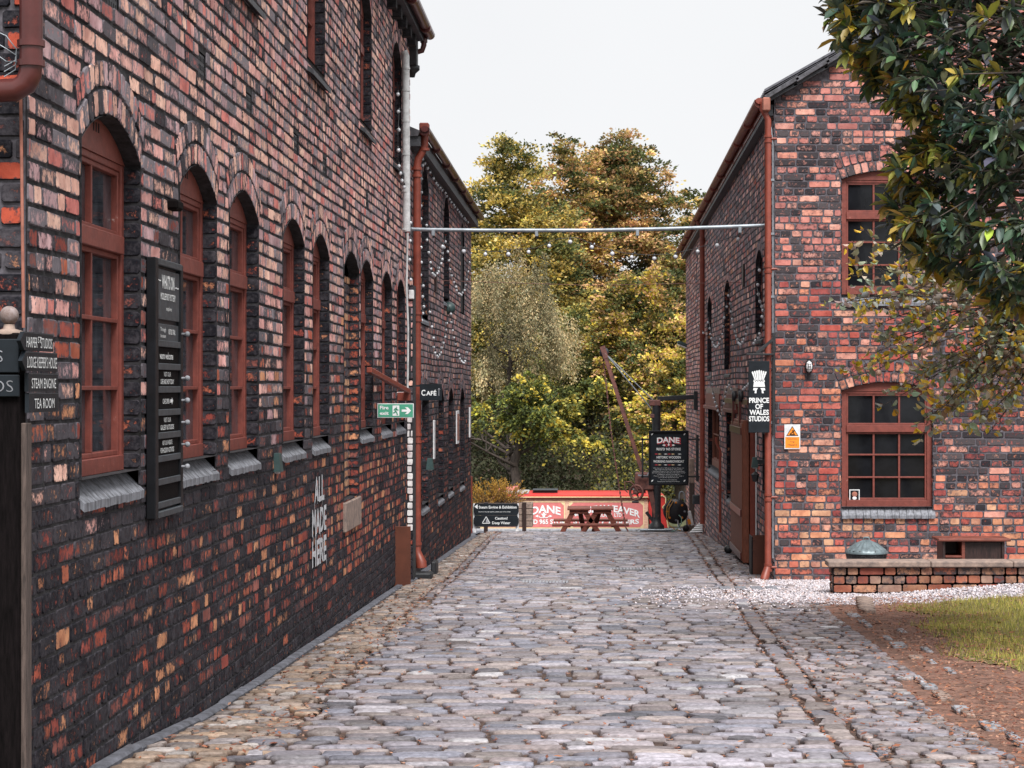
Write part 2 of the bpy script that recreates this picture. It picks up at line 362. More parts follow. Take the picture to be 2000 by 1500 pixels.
def brick_wall(B, P, u0, u1, v0, v1, ops, colfn, mat, mort, rowh=.08, top=None, d=.012, bot=None, gp=.0055, pj=1.0, flat=None):
    nrow = int((v1 - v0) / rowh) + 1
    for r_ in range(nrow):
        v = v0 + (r_ + .5) * rowh
        holes = [h for h in (o.brickhole(v) for o in ops) if h]
        kind = R.random(); u = u0 - R.uniform(0, .24)
        ph = (r_ % 2)
        while u < u1:
            if kind < .30: L = .12
            elif kind < .62: L = .24
            else: ph = 1 - ph; L = .24 if (ph or R.random() < .35) else .12
            L *= R.uniform(.96, 1.04)
            a, b = max(u, u0), min(u + L, u1); u += L
            if b - a < .03: continue
            um = (a + b) / 2
            if top and v + rowh / 2 > top(um): continue
            if bot and v + rowh < bot(um): continue
            for x0, x1 in subtract((a, b), holes):
                if x1 - x0 < .022: continue
                xm = (x0 + x1) / 2; dv = .005 * math.sin(xm * 1.7 + r_ * .35) + .004 * math.sin(xm * .6 + 1.3)
                col, soot, sb = colfn(xm, v)
                fl = flat(v) if flat else 1.0; gap = gp * fl + R.uniform(-.001, .002)
                add_brick(B, P, xm, v + dv, (x1 - x0) / 2 - gap * pj, rowh / 2 - gap, col, soot, sb, mat, 0, (d + R.uniform(-.0015, .0025)) * fl)
    # mortar sheet with the openings left out
    brk = sorted(set([v0, v1] + [x for o in ops for x in ([o.v0 - o.sc, o.vs] + ([o.vs + o.rise * k / 7 for k in range(1, 8)] if o.rise else []))]))
    brk = [b for b in brk if v0 <= b <= v1]
    for va, vb in zip(brk[:-1], brk[1:]):
        if vb - va < 1e-5: continue
        holes = [h for h in (o.hole(va + 1e-4) for o in ops) if h]
        ivs = subtract((u0, u1), holes)
        if top: ivs = [(a + (b - a) * k / 12, a + (b - a) * (k + 1) / 12) for a, b in ivs for k in range(12)]
        for a, b in ivs:
            if top:
                ta, tb = min(vb, top(a)), min(vb, top(b))
                if ta <= va and tb <= va: continue
                B.add([P.p(a, va), P.p(b, va), P.p(b, max(va, tb)), P.p(a, max(va, ta))], [(0, 1, 2, 3)], mort)
            else: B.add([P.p(a, va), P.p(b, va), P.p(b, vb), P.p(a, vb)], [(0, 1, 2, 3)], mort)
    for o in ops:
        if o.rise > 0:
            for k in range(o.rings):
                r0 = o.Rr + k * .118; n = max(5, int(2 * o.a * (r0 + .05) / .083)); da = 2 * o.a / n
                for i in range(n):
                    an = -o.a + (i + .5) * da; rm = r0 + .058
                    col, soot, sb = colfn(o.c, o.vs + .2); soot = min(1, soot + .12)
                    add_brick(B, P, o.c + rm * math.sin(an), o.cz + rm * math.cos(an), (r0 + .02) * da / 2 - .004, .054, col, soot, sb, mat, -an, d + .004)
        elif o.rings:
            n = int((o.w + .12) / .083); st = (o.w + .12) / n
            for i in range(n):
                col, soot, sb = colfn(o.c, o.vs + .1)
                add_brick(B, P, o.u0 - .06 + (i + .5) * st, o.vs + .12, st / 2 - .004, .112, col, soot, sb, mat, 0, d + .003)
def reveal(B, P, o, depth, colfn, mat, mort, rowh=.08, off=0.0, proud=.012):
    # far jamb (at u1, faces -U) and near jamb (at u0, faces +U)
    for uu, N, U2, base in ((o.u1, -P.U, P.N, -depth), (o.u0, P.U, -P.N, proud)):
        Q = Panel(P.p(uu, 0, base), U2, N)
        W = depth + proud; n = int((o.vs + .02 - o.v0) / rowh) + 1
        B.add([Q.p(0, o.v0), Q.p(W, o.v0), Q.p(W, o.vs + .02), Q.p(0, o.vs + .02)], [(0, 1, 2, 3)], mort)
        for r_ in range(n):
            v = o.v0 + (r_ + .5) * rowh + off
            if v + rowh / 2 > o.vs + .03: break
            col, soot, sb = colfn(uu, v)
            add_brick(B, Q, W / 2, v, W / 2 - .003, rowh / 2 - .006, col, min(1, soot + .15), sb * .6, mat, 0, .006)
    if o.rise > 0:                                    # soffit of the arch
        n = 14; vs = []
        for i in range(n + 1):
            an = -o.a + 2 * o.a * i / n; u = o.c + o.Rr * math.sin(an); v = o.cz + o.Rr * math.cos(an)
            vs += [P.p(u, v, proud), P.p(u, v, -depth)]
        B.add(vs, [(2 * i, 2 * i + 1, 2 * i + 3, 2 * i + 2) for i in range(n)], mort)
    else: B.add([P.p(o.u0, o.vs, proud), P.p(o.u0, o.vs, -depth), P.p(o.u1, o.vs, -depth), P.p(o.u1, o.vs, proud)], [(0, 1, 2, 3)], mort)
    B.add([P.p(o.u0, o.v0, proud), P.p(o.u1, o.v0, proud), P.p(o.u1, o.v0, -depth), P.p(o.u0, o.v0, -depth)], [(0, 1, 2, 3)], mort)
def pbox(B, P, u0, u1, v0, v1, n0, n1, mat, bev=.003):
    B.obox(P.p((u0 + u1) / 2, (v0 + v1) / 2, (n0 + n1) / 2), P.U, P.V, P.N, abs(u1 - u0) / 2, abs(v1 - v0) / 2, abs(n1 - n0) / 2, mat, bev)
def make_window(P, o, depth, parent, cols=2, rows=3, transom=None, uprows=1, glass=None, sill='tile', slots=True, fw=.055, mat=None, sillout=.022, label=None, extra=None):
    mat = mat or M_RED; glass = glass or M_GLASS; B = MB(); n1 = -depth + .035; n0 = -depth - .03
    headv = o.vs + .03
    if o.rise > 0:                                    # arched head board
        n = 12; pts = [(o.u0, headv - .03), (o.u1, headv - .03)]
        for i in range(n + 1):
            an = o.a - 2 * o.a * i / n; pts.append((o.c + o.Rr * math.sin(an), o.cz + o.Rr * math.cos(an)))
        B.prism(P.O, P.U, P.V, P.N, pts, n0, n1 + .004, mat)
        if slots:
            for k in (-1, 0, 1): pbox(B, P, o.c + k * .045 - .009, o.c + k * .045 + .009, headv + .06, headv + .10, n1, n1 + .0065, M_BLACK, 0)
    top = headv - .03 if o.rise > 0 else o.vs
    pbox(B, P, o.u0, o.u0 + fw, o.v0, top, n0, n1, mat); pbox(B, P, o.u1 - fw, o.u1, o.v0, top, n0, n1, mat)
    pbox(B, P, o.u0 + fw, o.u1 - fw, o.v0, o.v0 + fw * 1.25, n0, n1 + .012, mat); pbox(B, P, o.u0 + fw, o.u1 - fw, top - .03, top, n0, n1 - .004, mat)
    a, b = o.u0 + fw, o.u1 - fw; lo, hi = o.v0 + fw * 1.25, top - .03
    t = transom if transom else hi
    if transom: pbox(B, P, a, b, t - .038, t + .042, n0, n1 + .014, mat)
    g0 = n0 + .02
    s_ = .022                                         # sash stiles
    spans = [(lo, t - (.038 if transom else 0), rows)] + ([(t + .042, hi, uprows)] if transom else [])
    for lo_, hi_, nr in spans:
        pbox(B, P, a, a + s_, lo_, hi_, g0, n1 - .012, mat); pbox(B, P, b - s_, b, lo_, hi_, g0, n1 - .012, mat)
        pbox(B, P, a + s_, b - s_, hi_ - s_, hi_, g0, n1 - .013, mat); pbox(B, P, a + s_, b - s_, lo_, lo_ + s_, g0, n1 - .013, mat)
        for i in range(1, cols):
            c = a + s_ + (b - a - 2 * s_) * i / cols; pbox(B, P, c - .011, c + .011, lo_ + s_, hi_ - s_, g0, n1 - .014, mat, .002)
        for i in range(1, nr):
            v = lo_ + (hi_ - lo_) * i / nr; pbox(B, P, a + s_, b - s_, v - .009, v + .009, g0, n1 - .011, mat, .002)
    W = B.build('window', parent)
    if label: W['label'] = label
    Gm = MB(); Gm.add([P.p(a, lo, g0 + .004), P.p(b, lo, g0 + .004), P.p(b, hi, g0 + .004), P.p(a, hi, g0 + .004)], [(0, 1, 2, 3)], glass)
    Gm.build('pane', W)
    if sill:
        S = MB(); q = .03; n_s = max(4, int(o.w / .075)) if sill == 'tile' else 3
        for i in range(n_s):
            ua = o.u0 - q * 0 + .003 + (o.w + q * .9) * i / n_s; ub = o.u0 + .003 + (o.w + q * .9) * (i + 1) / n_s - (.0045 if sill == 'tile' else .002)
            j1 = R.uniform(-.0025, .0025)
            v_in, v_out = o.v0 - .004, o.v0 - .095 + j1
            m_ = M_SILL if sill == 'tile' else M_SILLD
            pts = [P.p(ua, v_in, -depth + .03), P.p(ub, v_in, -depth + .03), P.p(ub, v_out, sillout), P.p(ua, v_out, sillout),
                   P.p(ua, v_in - .04, -depth + .03), P.p(ub, v_in - .04, -depth + .03), P.p(ub, v_out - .035, sillout), P.p(ua, v_out - .035, sillout)]
            S.add(pts, [(3, 2, 1, 0), (2, 3, 7, 6), (0, 4, 7, 3), (1, 2, 6, 5), (4, 5, 6, 7)], m_)
        S.build('sill', W)
    return W

def lowf(a, b): return math.sin(a * 1.3 + 2 * math.sin(b * .9)) * math.sin(b * 2.1 + 1.7 * math.sin(a * .7 + 1))
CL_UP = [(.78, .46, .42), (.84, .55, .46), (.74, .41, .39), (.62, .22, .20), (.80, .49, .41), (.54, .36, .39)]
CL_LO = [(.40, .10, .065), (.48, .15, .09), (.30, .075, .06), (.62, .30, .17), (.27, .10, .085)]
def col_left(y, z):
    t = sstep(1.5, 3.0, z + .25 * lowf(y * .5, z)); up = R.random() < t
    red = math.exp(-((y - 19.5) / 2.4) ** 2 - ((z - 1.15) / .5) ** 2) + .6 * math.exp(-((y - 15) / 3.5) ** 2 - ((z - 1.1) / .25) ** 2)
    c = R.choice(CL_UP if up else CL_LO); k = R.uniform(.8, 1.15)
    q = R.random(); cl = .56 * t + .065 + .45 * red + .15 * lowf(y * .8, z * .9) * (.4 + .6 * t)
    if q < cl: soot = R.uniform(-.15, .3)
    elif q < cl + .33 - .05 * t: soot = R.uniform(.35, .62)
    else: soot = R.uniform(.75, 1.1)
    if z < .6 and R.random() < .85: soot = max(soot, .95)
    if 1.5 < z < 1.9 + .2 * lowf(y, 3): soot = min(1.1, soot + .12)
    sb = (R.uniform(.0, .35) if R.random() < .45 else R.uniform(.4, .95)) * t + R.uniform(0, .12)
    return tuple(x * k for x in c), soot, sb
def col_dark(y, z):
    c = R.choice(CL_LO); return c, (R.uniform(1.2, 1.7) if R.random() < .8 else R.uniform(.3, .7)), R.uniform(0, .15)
def col_left2(y, z):
    t = sstep(1.2, 2.8, z); c = R.choice(CL_UP if R.random() < t * .8 else CL_LO); k = R.uniform(.65, 1.0)
    q = R.random(); cl = .26 * t + .08 + .1 * lowf(y * .7, z)
    soot = R.uniform(-.1, .3) if q < cl else (R.uniform(.4, .65) if q < cl + .3 else R.uniform(.75, 1.1))
    return tuple(x * k for x in c), soot, R.uniform(.2, .8) * t + R.uniform(0, .15)
def col_right(u, z):
    y = -u; t = sstep(.9, 2.2, z); c = R.choice(CL_UP if R.random() < .65 else CL_LO); k = R.uniform(.85, 1.15)
    q = R.random(); cl = .44 + .12 * lowf(y * .5, z) - (.12 if z > 3.9 else 0) + (.25 if y > 38 else 0)
    soot = R.uniform(-.1, .3) if q < cl else (R.uniform(.4, .65) if q < cl + .3 else R.uniform(.75, 1.05))
    return tuple(x * k for x in c), soot, R.uniform(.35, 1.0)
CL_G = [(.54, .17, .12), (.60, .25, .16), (.44, .11, .09), (.56, .28, .23), (.34, .09, .085), (.62, .33, .25), (.48, .15, .125)]
def col_gable(x, z):
    c = R.choice(CL_G); k = R.uniform(.8, 1.1)
    darkp = .24 + .22 * lowf(x * 1.1, z * .8) + (.22 if x > 3.7 and 1.3 < z < 2.6 else 0) + (.15 if z > 3.6 else 0)
    q = R.random()
    soot = R.uniform(.75, 1.1) if q < darkp else (R.uniform(.35, .6) if q < darkp + .32 else R.uniform(-.2, .25))
    if z < 1.1 and soot < .3 and R.random() < .5: c = R.choice([(.58, .34, .22), (.62, .30, .18), (.50, .26, .18)])
    if z > 3.4: c = tuple(.6 * a + .4 * b for a, b in zip(c, (.66, .36, .33)))
    return tuple(a * k for a in c), soot, R.uniform(.1, .7)
def col_lowwall(x, z):
    c = R.choice([(.44, .17, .11), (.48, .25, .16), (.36, .12, .09), (.54, .32, .22), (.36, .24, .19)])
    k = R.uniform(.6, .95); return tuple(a * k for a in c), R.choice([R.uniform(-.3, .1), R.uniform(.1, .5)]), R.uniform(.3, .7)

# ------------------------------------------------------------------ ground
def sheet(name, xs, ys, zf, mat, kind='structure', cut=None):
    B = MB(); nx, ny = len(xs), len(ys)
    vs = [(x, y, zf(x, y)) for y in ys for x in xs]
    fs = [(j * nx + i, j * nx + i + 1, (j + 1) * nx + i + 1, (j + 1) * nx + i) for j in range(ny - 1) for i in range(nx - 1)
          if not cut or cut((xs[i] + xs[i + 1]) / 2, (ys[j] + ys[j + 1]) / 2)]
    B.add(vs, fs, mat, True); o = B.build(name); o['kind'] = kind; return o
def lin(a, b, n): return [a + (b - a) * i / (n - 1) for i in range(n)]
WATER_Z = ZC - 3.62
def landz(x, y):
    if y < 49.0: return GX(x, y) - .075
    if y < 49.3: return WATER_Z - .9
    if y < 55.5: return WATER_Z - .9
    return WATER_Z + .3 + sstep(56, 60, y) * .4 + sstep(62, 110, y) * 9
ys = lin(-60, 0, 10) + lin(1, 48.9, 60) + [49.05, 49.1, 55.4, 55.7, 58, 62, 70, 80, 95, 120, 200, 500, 1200]
sheet('ground', [-900, -300, -120, -60, -30, -15, -8, -4, -2, 0, 2, 2.6, 3.2, 3.8, 4.4, 5.5, 8, 15, 30, 60, 120, 300, 900], ys, landz, M_LAND)
sheet('water', [-300, -50, 0, 50, 300], [49.08, 52, 55.6], lambda x, y: WATER_Z, M_WATER)
B = MB(); B.box((-30, 48.7, WATER_Z - .8), (30, 49.1, G(48.9) + .03), M_STONEG, .02); o = B.build('canal_edge'); o['kind'] = 'structure'
EDGE_R = lambda y: 1.78 + .012 * (y - 8) + (.18 if y > 13 else 0)
sheet('street_bed', lin(-2.05, 2.05, 30), lin(3, 48.6, 220), lambda x, y: G(y) - .014, M_BED)
sheet('quay_paving', [-30, -12, -5, -2.06], lin(36.9, 48.6, 14), lambda x, y: G(y) + .002, M_KERB)

JN = []
def xl(y): return -1.36 - .0078 * y
def xr(y): return 1.0 + .0215 * (y - 2)
def setts():
    B = MB(); r = random.Random(3)
    def sett(cx, cy, hx, hy, col, dome=.018, z0=None, yaw=0):
        z = G(cy) if z0 is None else z0
        z += .008 * math.sin(cx * 2.3 + cy * .9) * math.sin(cy * 1.1 - cx) + r.uniform(-.0025, .0025)
        tx, ty = r.uniform(-.02, .02), r.uniform(-.035, .025); k = min(hx, hy) * r.uniform(.2, .5)
        oc = [(-hx + k, -hy), (hx - k, -hy), (hx, -hy + k), (hx, hy - k), (hx - k, hy), (-hx + k, hy), (-hx, hy - k), (-hx, -hy + k)]
        vs = []; j = [(r.uniform(-.22, .22) * hy, r.uniform(-.16, .16) * hy) for _ in oc]; c, s = math.cos(yaw), math.sin(yaw)
        for ring, (sc_, dz) in enumerate(((1.0, -.034), (.98, -.008), (.88, dome * .6), (.45, dome))):
            for (a, b), (ja, jb) in zip(oc, j):
                a2 = (a + ja) * (1 - (1 - sc_) * hy / hx) if hx > hy else (a + ja) * sc_; b2 = (b + jb) * (sc_ if hx > hy else (1 - (1 - sc_) * hx / hy))
                X = cx + a2 * c - b2 * s; Y = cy + a2 * s + b2 * c
                vs.append((X, Y, z + dz + a2 * tx + b2 * ty + (G(Y) - G(cy))))
        fs = [(q * 8 + i, q * 8 + (i + 1) % 8, (q + 1) * 8 + (i + 1) % 8, (q + 1) * 8 + i) for q in range(3) for i in range(8)] + [tuple(range(24, 32))]
        B.add(vs, fs, M_SETT, r.random() < .35, [tuple(a * q for a, q in zip(col, (.34, .23, .17))) + (1,)] * 8 + [tuple(a * q for a, q in zip(col, (.46, .38, .34))) + (1,)] * 8 + [(*col, 1)] * 16)  # side rings coloured dark: painted shadow line between rows, tinted soil brown
    def colour(lane, x, y):
        k = r.uniform(.34, .74) * (1 + .13 * math.sin(x * 2.1 + 1.7 * math.sin(y * .8)) * math.sin(y * .9 + x))
        if lane == 'L':
            t = sstep(12, 26, y); c = r.choice([(.50, .38, .29), (.46, .36, .29), (.44, .36, .31), (.38, .34, .33), (.36, .34, .36)]); g = (.36, .33, .32); c = tuple(a * (1 - .5 * t) + b * .5 * t for a, b in zip(c, g))
        elif lane == 'R': c = r.choice([(.40, .34, .33), (.38, .33, .34), (.44, .37, .34), (.33, .31, .34)])
        else:
            c = r.choice([(.36, .34, .38), (.39, .36, .39), (.43, .38, .39), (.31, .31, .36), (.46, .39, .36), (.49, .46, .48), (.42, .35, .34)])
            if -.7 < x < 1.0 and y < 8.9 + .5 * math.sin(x * 3) + .25 * x and x > -.35: c = r.choice([(.56, .52, .56), (.60, .56, .60), (.52, .48, .52)])
        if r.random() < .05: c = tuple(a * .6 for a in c)
        if r.random() < .03: c = (.6, .58, .58)
        return tuple(a * k * q * 1.08 for a, q in zip(c, (.97, .98, 1.03) if lane != 'L' else (1.05, 1.0, .96)))
    ph = 0
    for lane in 'LCR':
        y = 5.5
        while y < 41.2:
            jb = 0 if y > 20 else .09 * math.sin(y * 9.7) + .07 * math.sin(y * 23)
            p = {'L': .140, 'C': .175, 'R': .135}[lane] * r.uniform(.72, 1.2)
            if lane == 'C' and y < 9.0: p *= .62
            if lane == 'L': a, b = -1.96, xl(y) - (.085 if y > 20 else .0) + jb
            elif lane == 'C': a, b = xl(y) + (.012 if y > 20 else .01) + jb, xr(y) - .068
            else: a, b = xr(y) + .068, (2.0 if y > 24.5 else EDGE_R(y))
            u = a - r.uniform(0, .15); y += p
            while u < b:
                L = r.uniform(.13, .27) if lane == 'C' else r.uniform(.105, .19)
                if lane == 'C' and r.random() < .1: L = .31
                x0, x1 = max(u, a), min(u + L, b); u += L
                if x1 - x0 < .05: continue
                x = (x0 + x1) / 2
                if r.random() < .5: JN.append((x1, y - p / 2 + .012 * math.sin(x * 5 + y * 3) + .03 * math.sin(x * 1.3 + y * .21), p))
                # a steel channel and covers replace a few setts
                bow = .012 * math.sin(x * 5 + y * 3) + .03 * math.sin(x * 1.3 + y * .21)
                g = .0065 + r.uniform(0, .0065)
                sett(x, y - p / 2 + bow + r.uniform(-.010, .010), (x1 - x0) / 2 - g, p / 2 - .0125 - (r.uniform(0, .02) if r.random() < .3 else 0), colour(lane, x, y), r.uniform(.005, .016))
    for f, y0, y1, w_ in ((xr, 5.5, 41.0, .065), (lambda y: xl(y) - .04, 20.5, 41.0, .045)):       # long stones between the two gutter lines
        y = y0
        while y < y1:
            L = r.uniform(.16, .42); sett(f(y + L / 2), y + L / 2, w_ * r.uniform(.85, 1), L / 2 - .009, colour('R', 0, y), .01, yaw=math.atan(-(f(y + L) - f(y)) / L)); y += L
    o = B.build('cobbled_street', attrs=True); o['kind'] = 'structure'
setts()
# kerb along the left buildings
B = MB(); y = 6.0
while y < 24:
    L = R.uniform(.7, 1.1); B.obox(Vector((-2.003 + R.uniform(-.005, .005), y + L / 2, G(y + L / 2) - .02)), Vector((1, 0, 0)), Vector((0, 1, (G(y + L) - G(y)) / L)).normalized(), ZV, .035, L / 2 - .004, .032, M_KERB, .012); y += L
while y < 36.5:
    L = R.uniform(.7, 1.1); B.obox(Vector((-2.0, y + L / 2, G(y + L / 2) - .02)), Vector((1, 0, 0)), Vector((0, 1, (G(y + L) - G(y)) / L)).normalized(), ZV, .045, L / 2 - .004, .04, M_KERB, .012); y += L
o = B.build('kerb'); o['kind'] = 'structure'
# steel channel and gully covers (each a thing)
def cover(name, px, py, wpx, label, n, dy=.14, two=False):
    Y = 24.0
    for _ in range(30): Y = F * (ZC - G(Y)) / (py - CY)
    c = at(px, py, Y); hw = wpx / F * Y / 2; B = MB(); z = G(Y) + .018
    B.box((c.x - hw, Y - dy, z - .03), (c.x + hw, Y + dy, z - .012), M_IRON)
    for i in range(n): 
        x = c.x - hw + 2 * hw * (i + .5) / n; B.box((x - hw / n * .72, Y - dy, z - .012), (x + hw / n * .72, Y + dy, z + .004), M_SILL if two else M_STONEG, .003)
    o = B.build(name); o['label'] = label; o['category'] = 'drain cover'; return o
cover('drain_channel', 1462, 1152, 122, 'long grey steel drain channel beside the gravel at the brick corner', 4, .17, True)
cover('drain_cover', 1235, 1113, 90, 'ribbed metal drain cover in the middle of the setts, nearer the crane', 14, .1)
cover('drain_cover', 1065, 1139, 92, 'ribbed metal drain cover in the setts left of the street centre', 14, .1)

# gravel, earth, lawn
def bound_gl(x): return 19.9 + .30 * math.sin(x * 1.7) + .12 * math.sin(x * 4.1)          # gravel / earth+lawn
def lawn_left(y): return float(np.interp(y, [5, 12.4, 13.3, 14.2, 16, 18, 19.8], [3.6, 3.2, 2.72, 2.5, 2.6, 2.8, 2.78])) + .07 * math.sin(y * 2.9) + .04 * math.sin(y * 7.3)
GXZ = lambda x, y, d=0: GX(x, y) + d
xs_ = lin(1.5, 9, 60)
sheet('bare_earth', xs_, lin(3, 20.2, 70), lambda x, y: GX(x, y) - .012 + .018 * sstep(1.9, 2.5, x) + .008 * math.sin(x * 5) * math.sin(y * 3), M_EARTH, cut=lambda x, y: x > EDGE_R(y) - .12 and y < bound_gl(x) + .1)
sheet('lawn', lin(2.0, 12, 90), lin(3, 20.2, 80), lambda x, y: GX(x, y) + .010 + .002 * math.sin(x * 3) * math.sin(y * 2.3), M_LAWN, cut=lambda x, y: x > lawn_left(y) and y < bound_gl(x) - .15 and y > 3)
sheet('gravel_bed', lin(1.6, 12, 70), lin(18.2, 24.05, 30), lambda x, y: GX(x, y) - .004 + .008 * math.sin(x * 7) * math.sin(y * 5), M_GRAVB, cut=lambda x, y: y > bound_gl(x) - .15 and (x > 1.75 or y < 22))
def scatter_mesh(name, kind, P, mat, tags=None):
    V, Fc, C = P; me = bpy.data.meshes.new(name); n = len(V); k = Fc.shape[1]
    me.vertices.add(n); me.vertices.foreach_set('co', V.astype(np.float32).ravel())
    me.loops.add(Fc.size); me.loops.foreach_set('vertex_index', Fc.astype(np.int32).ravel())
    me.polygons.add(len(Fc)); me.polygons.foreach_set('loop_start', np.arange(0, Fc.size, k, dtype=np.int32))
    me.polygons.foreach_set('loop_total', np.full(len(Fc), k, dtype=np.int32))
    a = me.attributes.new('bcol', 'FLOAT_COLOR', 'POINT'); a.data.foreach_set('color', np.concatenate([C, np.ones((n, 1))], 1).astype(np.float32).ravel())
    me.materials.append(mat); me.update(calc_edges=True); me.validate()
    o = bpy.data.objects.new(name, me); sc.collection.objects.link(o)
    if kind: o['kind'] = kind
    for a_, b_ in (tags or {}).items(): o[a_] = b_
    return o
def leaves(C, D, Wd, Nn, L, Wh, cols, fold=.15, pointed=True):
    """C base points, D unit direction, Wd unit width dir, Nn normal; 6-vertex folded leaves"""
    L = L[:, None]; Wh = Wh[:, None]
    p0 = C; p3 = C + D * L - Nn * L * .12
    m1, m2 = C + D * L * .33, C + D * L * .68
    l1, r1 = m1 + Wd * Wh * .9 + Nn * Wh * fold * 2, m1 - Wd * Wh * .9 + Nn * Wh * fold * 2
    l2, r2 = m2 + Wd * Wh * .85 + Nn * Wh * fold, m2 - Wd * Wh * .85 + Nn * Wh * fold
    V = np.stack([p0, r1, r2, p3, l2, l1], 1).reshape(-1, 3); n = len(C)
    b = np.arange(n)[:, None] * 6; Fc = np.concatenate([b + np.array([[0, 1, 2, 3]]), b + np.array([[0, 3, 4, 5]])], 0)
    return V, Fc, np.repeat(cols, 6, 0)
def quads(C, A, Bv, cols):
    V = np.stack([C - A, C - Bv * .9 + A * .1, C + A, C + Bv * .9 + A * .1], 1).reshape(-1, 3); n = len(C)
    return V, np.arange(4 * n).reshape(n, 4), np.repeat(cols, 4, 0)
def unit(v): return v / np.maximum(1e-9, np.linalg.norm(v, axis=1, keepdims=True))
def rndu(n, rs=NR): return unit(rs.normal(size=(n, 3)))
def pick(pal, n, var=.2, rs=NR):
    pal = np.array(pal); c = pal[rs.randint(0, len(pal), n)]; return c * rs.uniform(1 - var, 1 + var, (n, 1))
# gravel stones (small octahedra)
def gravel():
    n = 38000; x = NR.uniform(.2, 5.6, n); y = NR.uniform(17.2, 24, n)
    b = 19.9 + .30 * np.sin(x * 1.7) + .12 * np.sin(x * 4.1)
    edge = (y > b - .12) & (x > 1.75)
    spill = (y > 18.6) & (y < 22.2) & (x <= 1.95) & (NR.rand(n) < np.clip((x - .3) * .62, 0, 1) * np.exp(-((y - 20.6) / 1.1) ** 2))
    k = edge | spill; x, y = x[k], y[k]; n = len(x)
    z = np.array([GX(a, b_) for a, b_ in zip(x, y)]) + np.where(x < 1.9, .012, .004)
    s = NR.uniform(.008, .021, n); O = np.array([[1, 0, 0], [0, 1, 0], [-1, 0, 0], [0, -1, 0], [0, 0, 1], [0, 0, -1]])
    j = NR.uniform(.6, 1.25, (n, 6, 1)); th = NR.uniform(0, 6.28, n); co, si = np.cos(th)[:, None], np.sin(th)[:, None]
    V = O[None] * j * s[:, None, None] * np.array([1.15, .9, .62]); X = V[..., 0] * co - V[..., 1] * si; Yy = V[..., 0] * si + V[..., 1] * co
    V = np.stack([X + x[:, None], Yy + y[:, None], V[..., 2] + z[:, None]], 2).reshape(-1, 3)
    T = np.array([[0, 1, 4], [1, 2, 4], [2, 3, 4], [3, 0, 4], [1, 0, 5], [2, 1, 5], [3, 2, 5], [0, 3, 5]])
    Fc = (np.arange(n)[:, None, None] * 6 + T[None]).reshape(-1, 3)
    c = pick([(.46, .43, .46), (.54, .50, .53), (.38, .35, .38), (.48, .39, .37), (.28, .25, .27), (.60, .57, .60)], n, .2)
    scatter_mesh('gravel', 'stuff', (V, Fc, np.repeat(c, 6, 0)), M_GRAV)
gravel()
def grass():
    n = 80000; x = NR.uniform(2.2, 5.4, n); y = NR.uniform(9, 20.2, n); yy = y
    ll = np.interp(y, [5, 12.4, 13.3, 14.2, 16, 18, 19.8], [3.6, 3.2, 2.72, 2.5, 2.6, 2.8, 2.78]) + .07 * np.sin(y * 2.9) + .04 * np.sin(y * 7.3)
    bg_ = 19.9 + .30 * np.sin(x * 1.7) + .12 * np.sin(x * 4.1) - .12
    patch = np.sin(x * 3.1 + 2 * np.sin(y * 1.7)) * np.sin(y * 2.2 + x)
    k = (x > ll + NR.normal(0, .07, n)) & (y < bg_) & (x < .215 * y + .5) & (NR.rand(n) < .75 + .35 * patch); x, y, patch = x[k], y[k], patch[k]; n = len(x)
    z = np.array([GX(a, b_) for a, b_ in zip(x, y)]) + .012
    h = NR.uniform(.02, .055, n); d = rndu(n) * .02; base = np.stack([x, y, z], 1); th = NR.uniform(0, 3.14, n); wv = np.stack([np.cos(th), np.sin(th), 0 * th], 1) * .0032
    tip = base + np.stack([d[:, 0], d[:, 1], h], 1)
    V = np.stack([base - wv, base + wv, tip], 1).reshape(-1, 3)
    c = pick([(.42, .40, .10), (.52, .45, .11), (.34, .35, .09), (.58, .48, .16), (.26, .28, .08)], n, .2) * (1 + .2 * patch[:, None])
    scatter_mesh('grass', 'stuff', (V, np.arange(3 * n).reshape(n, 3), np.repeat(c, 3, 0)), M_GRASS)
grass()
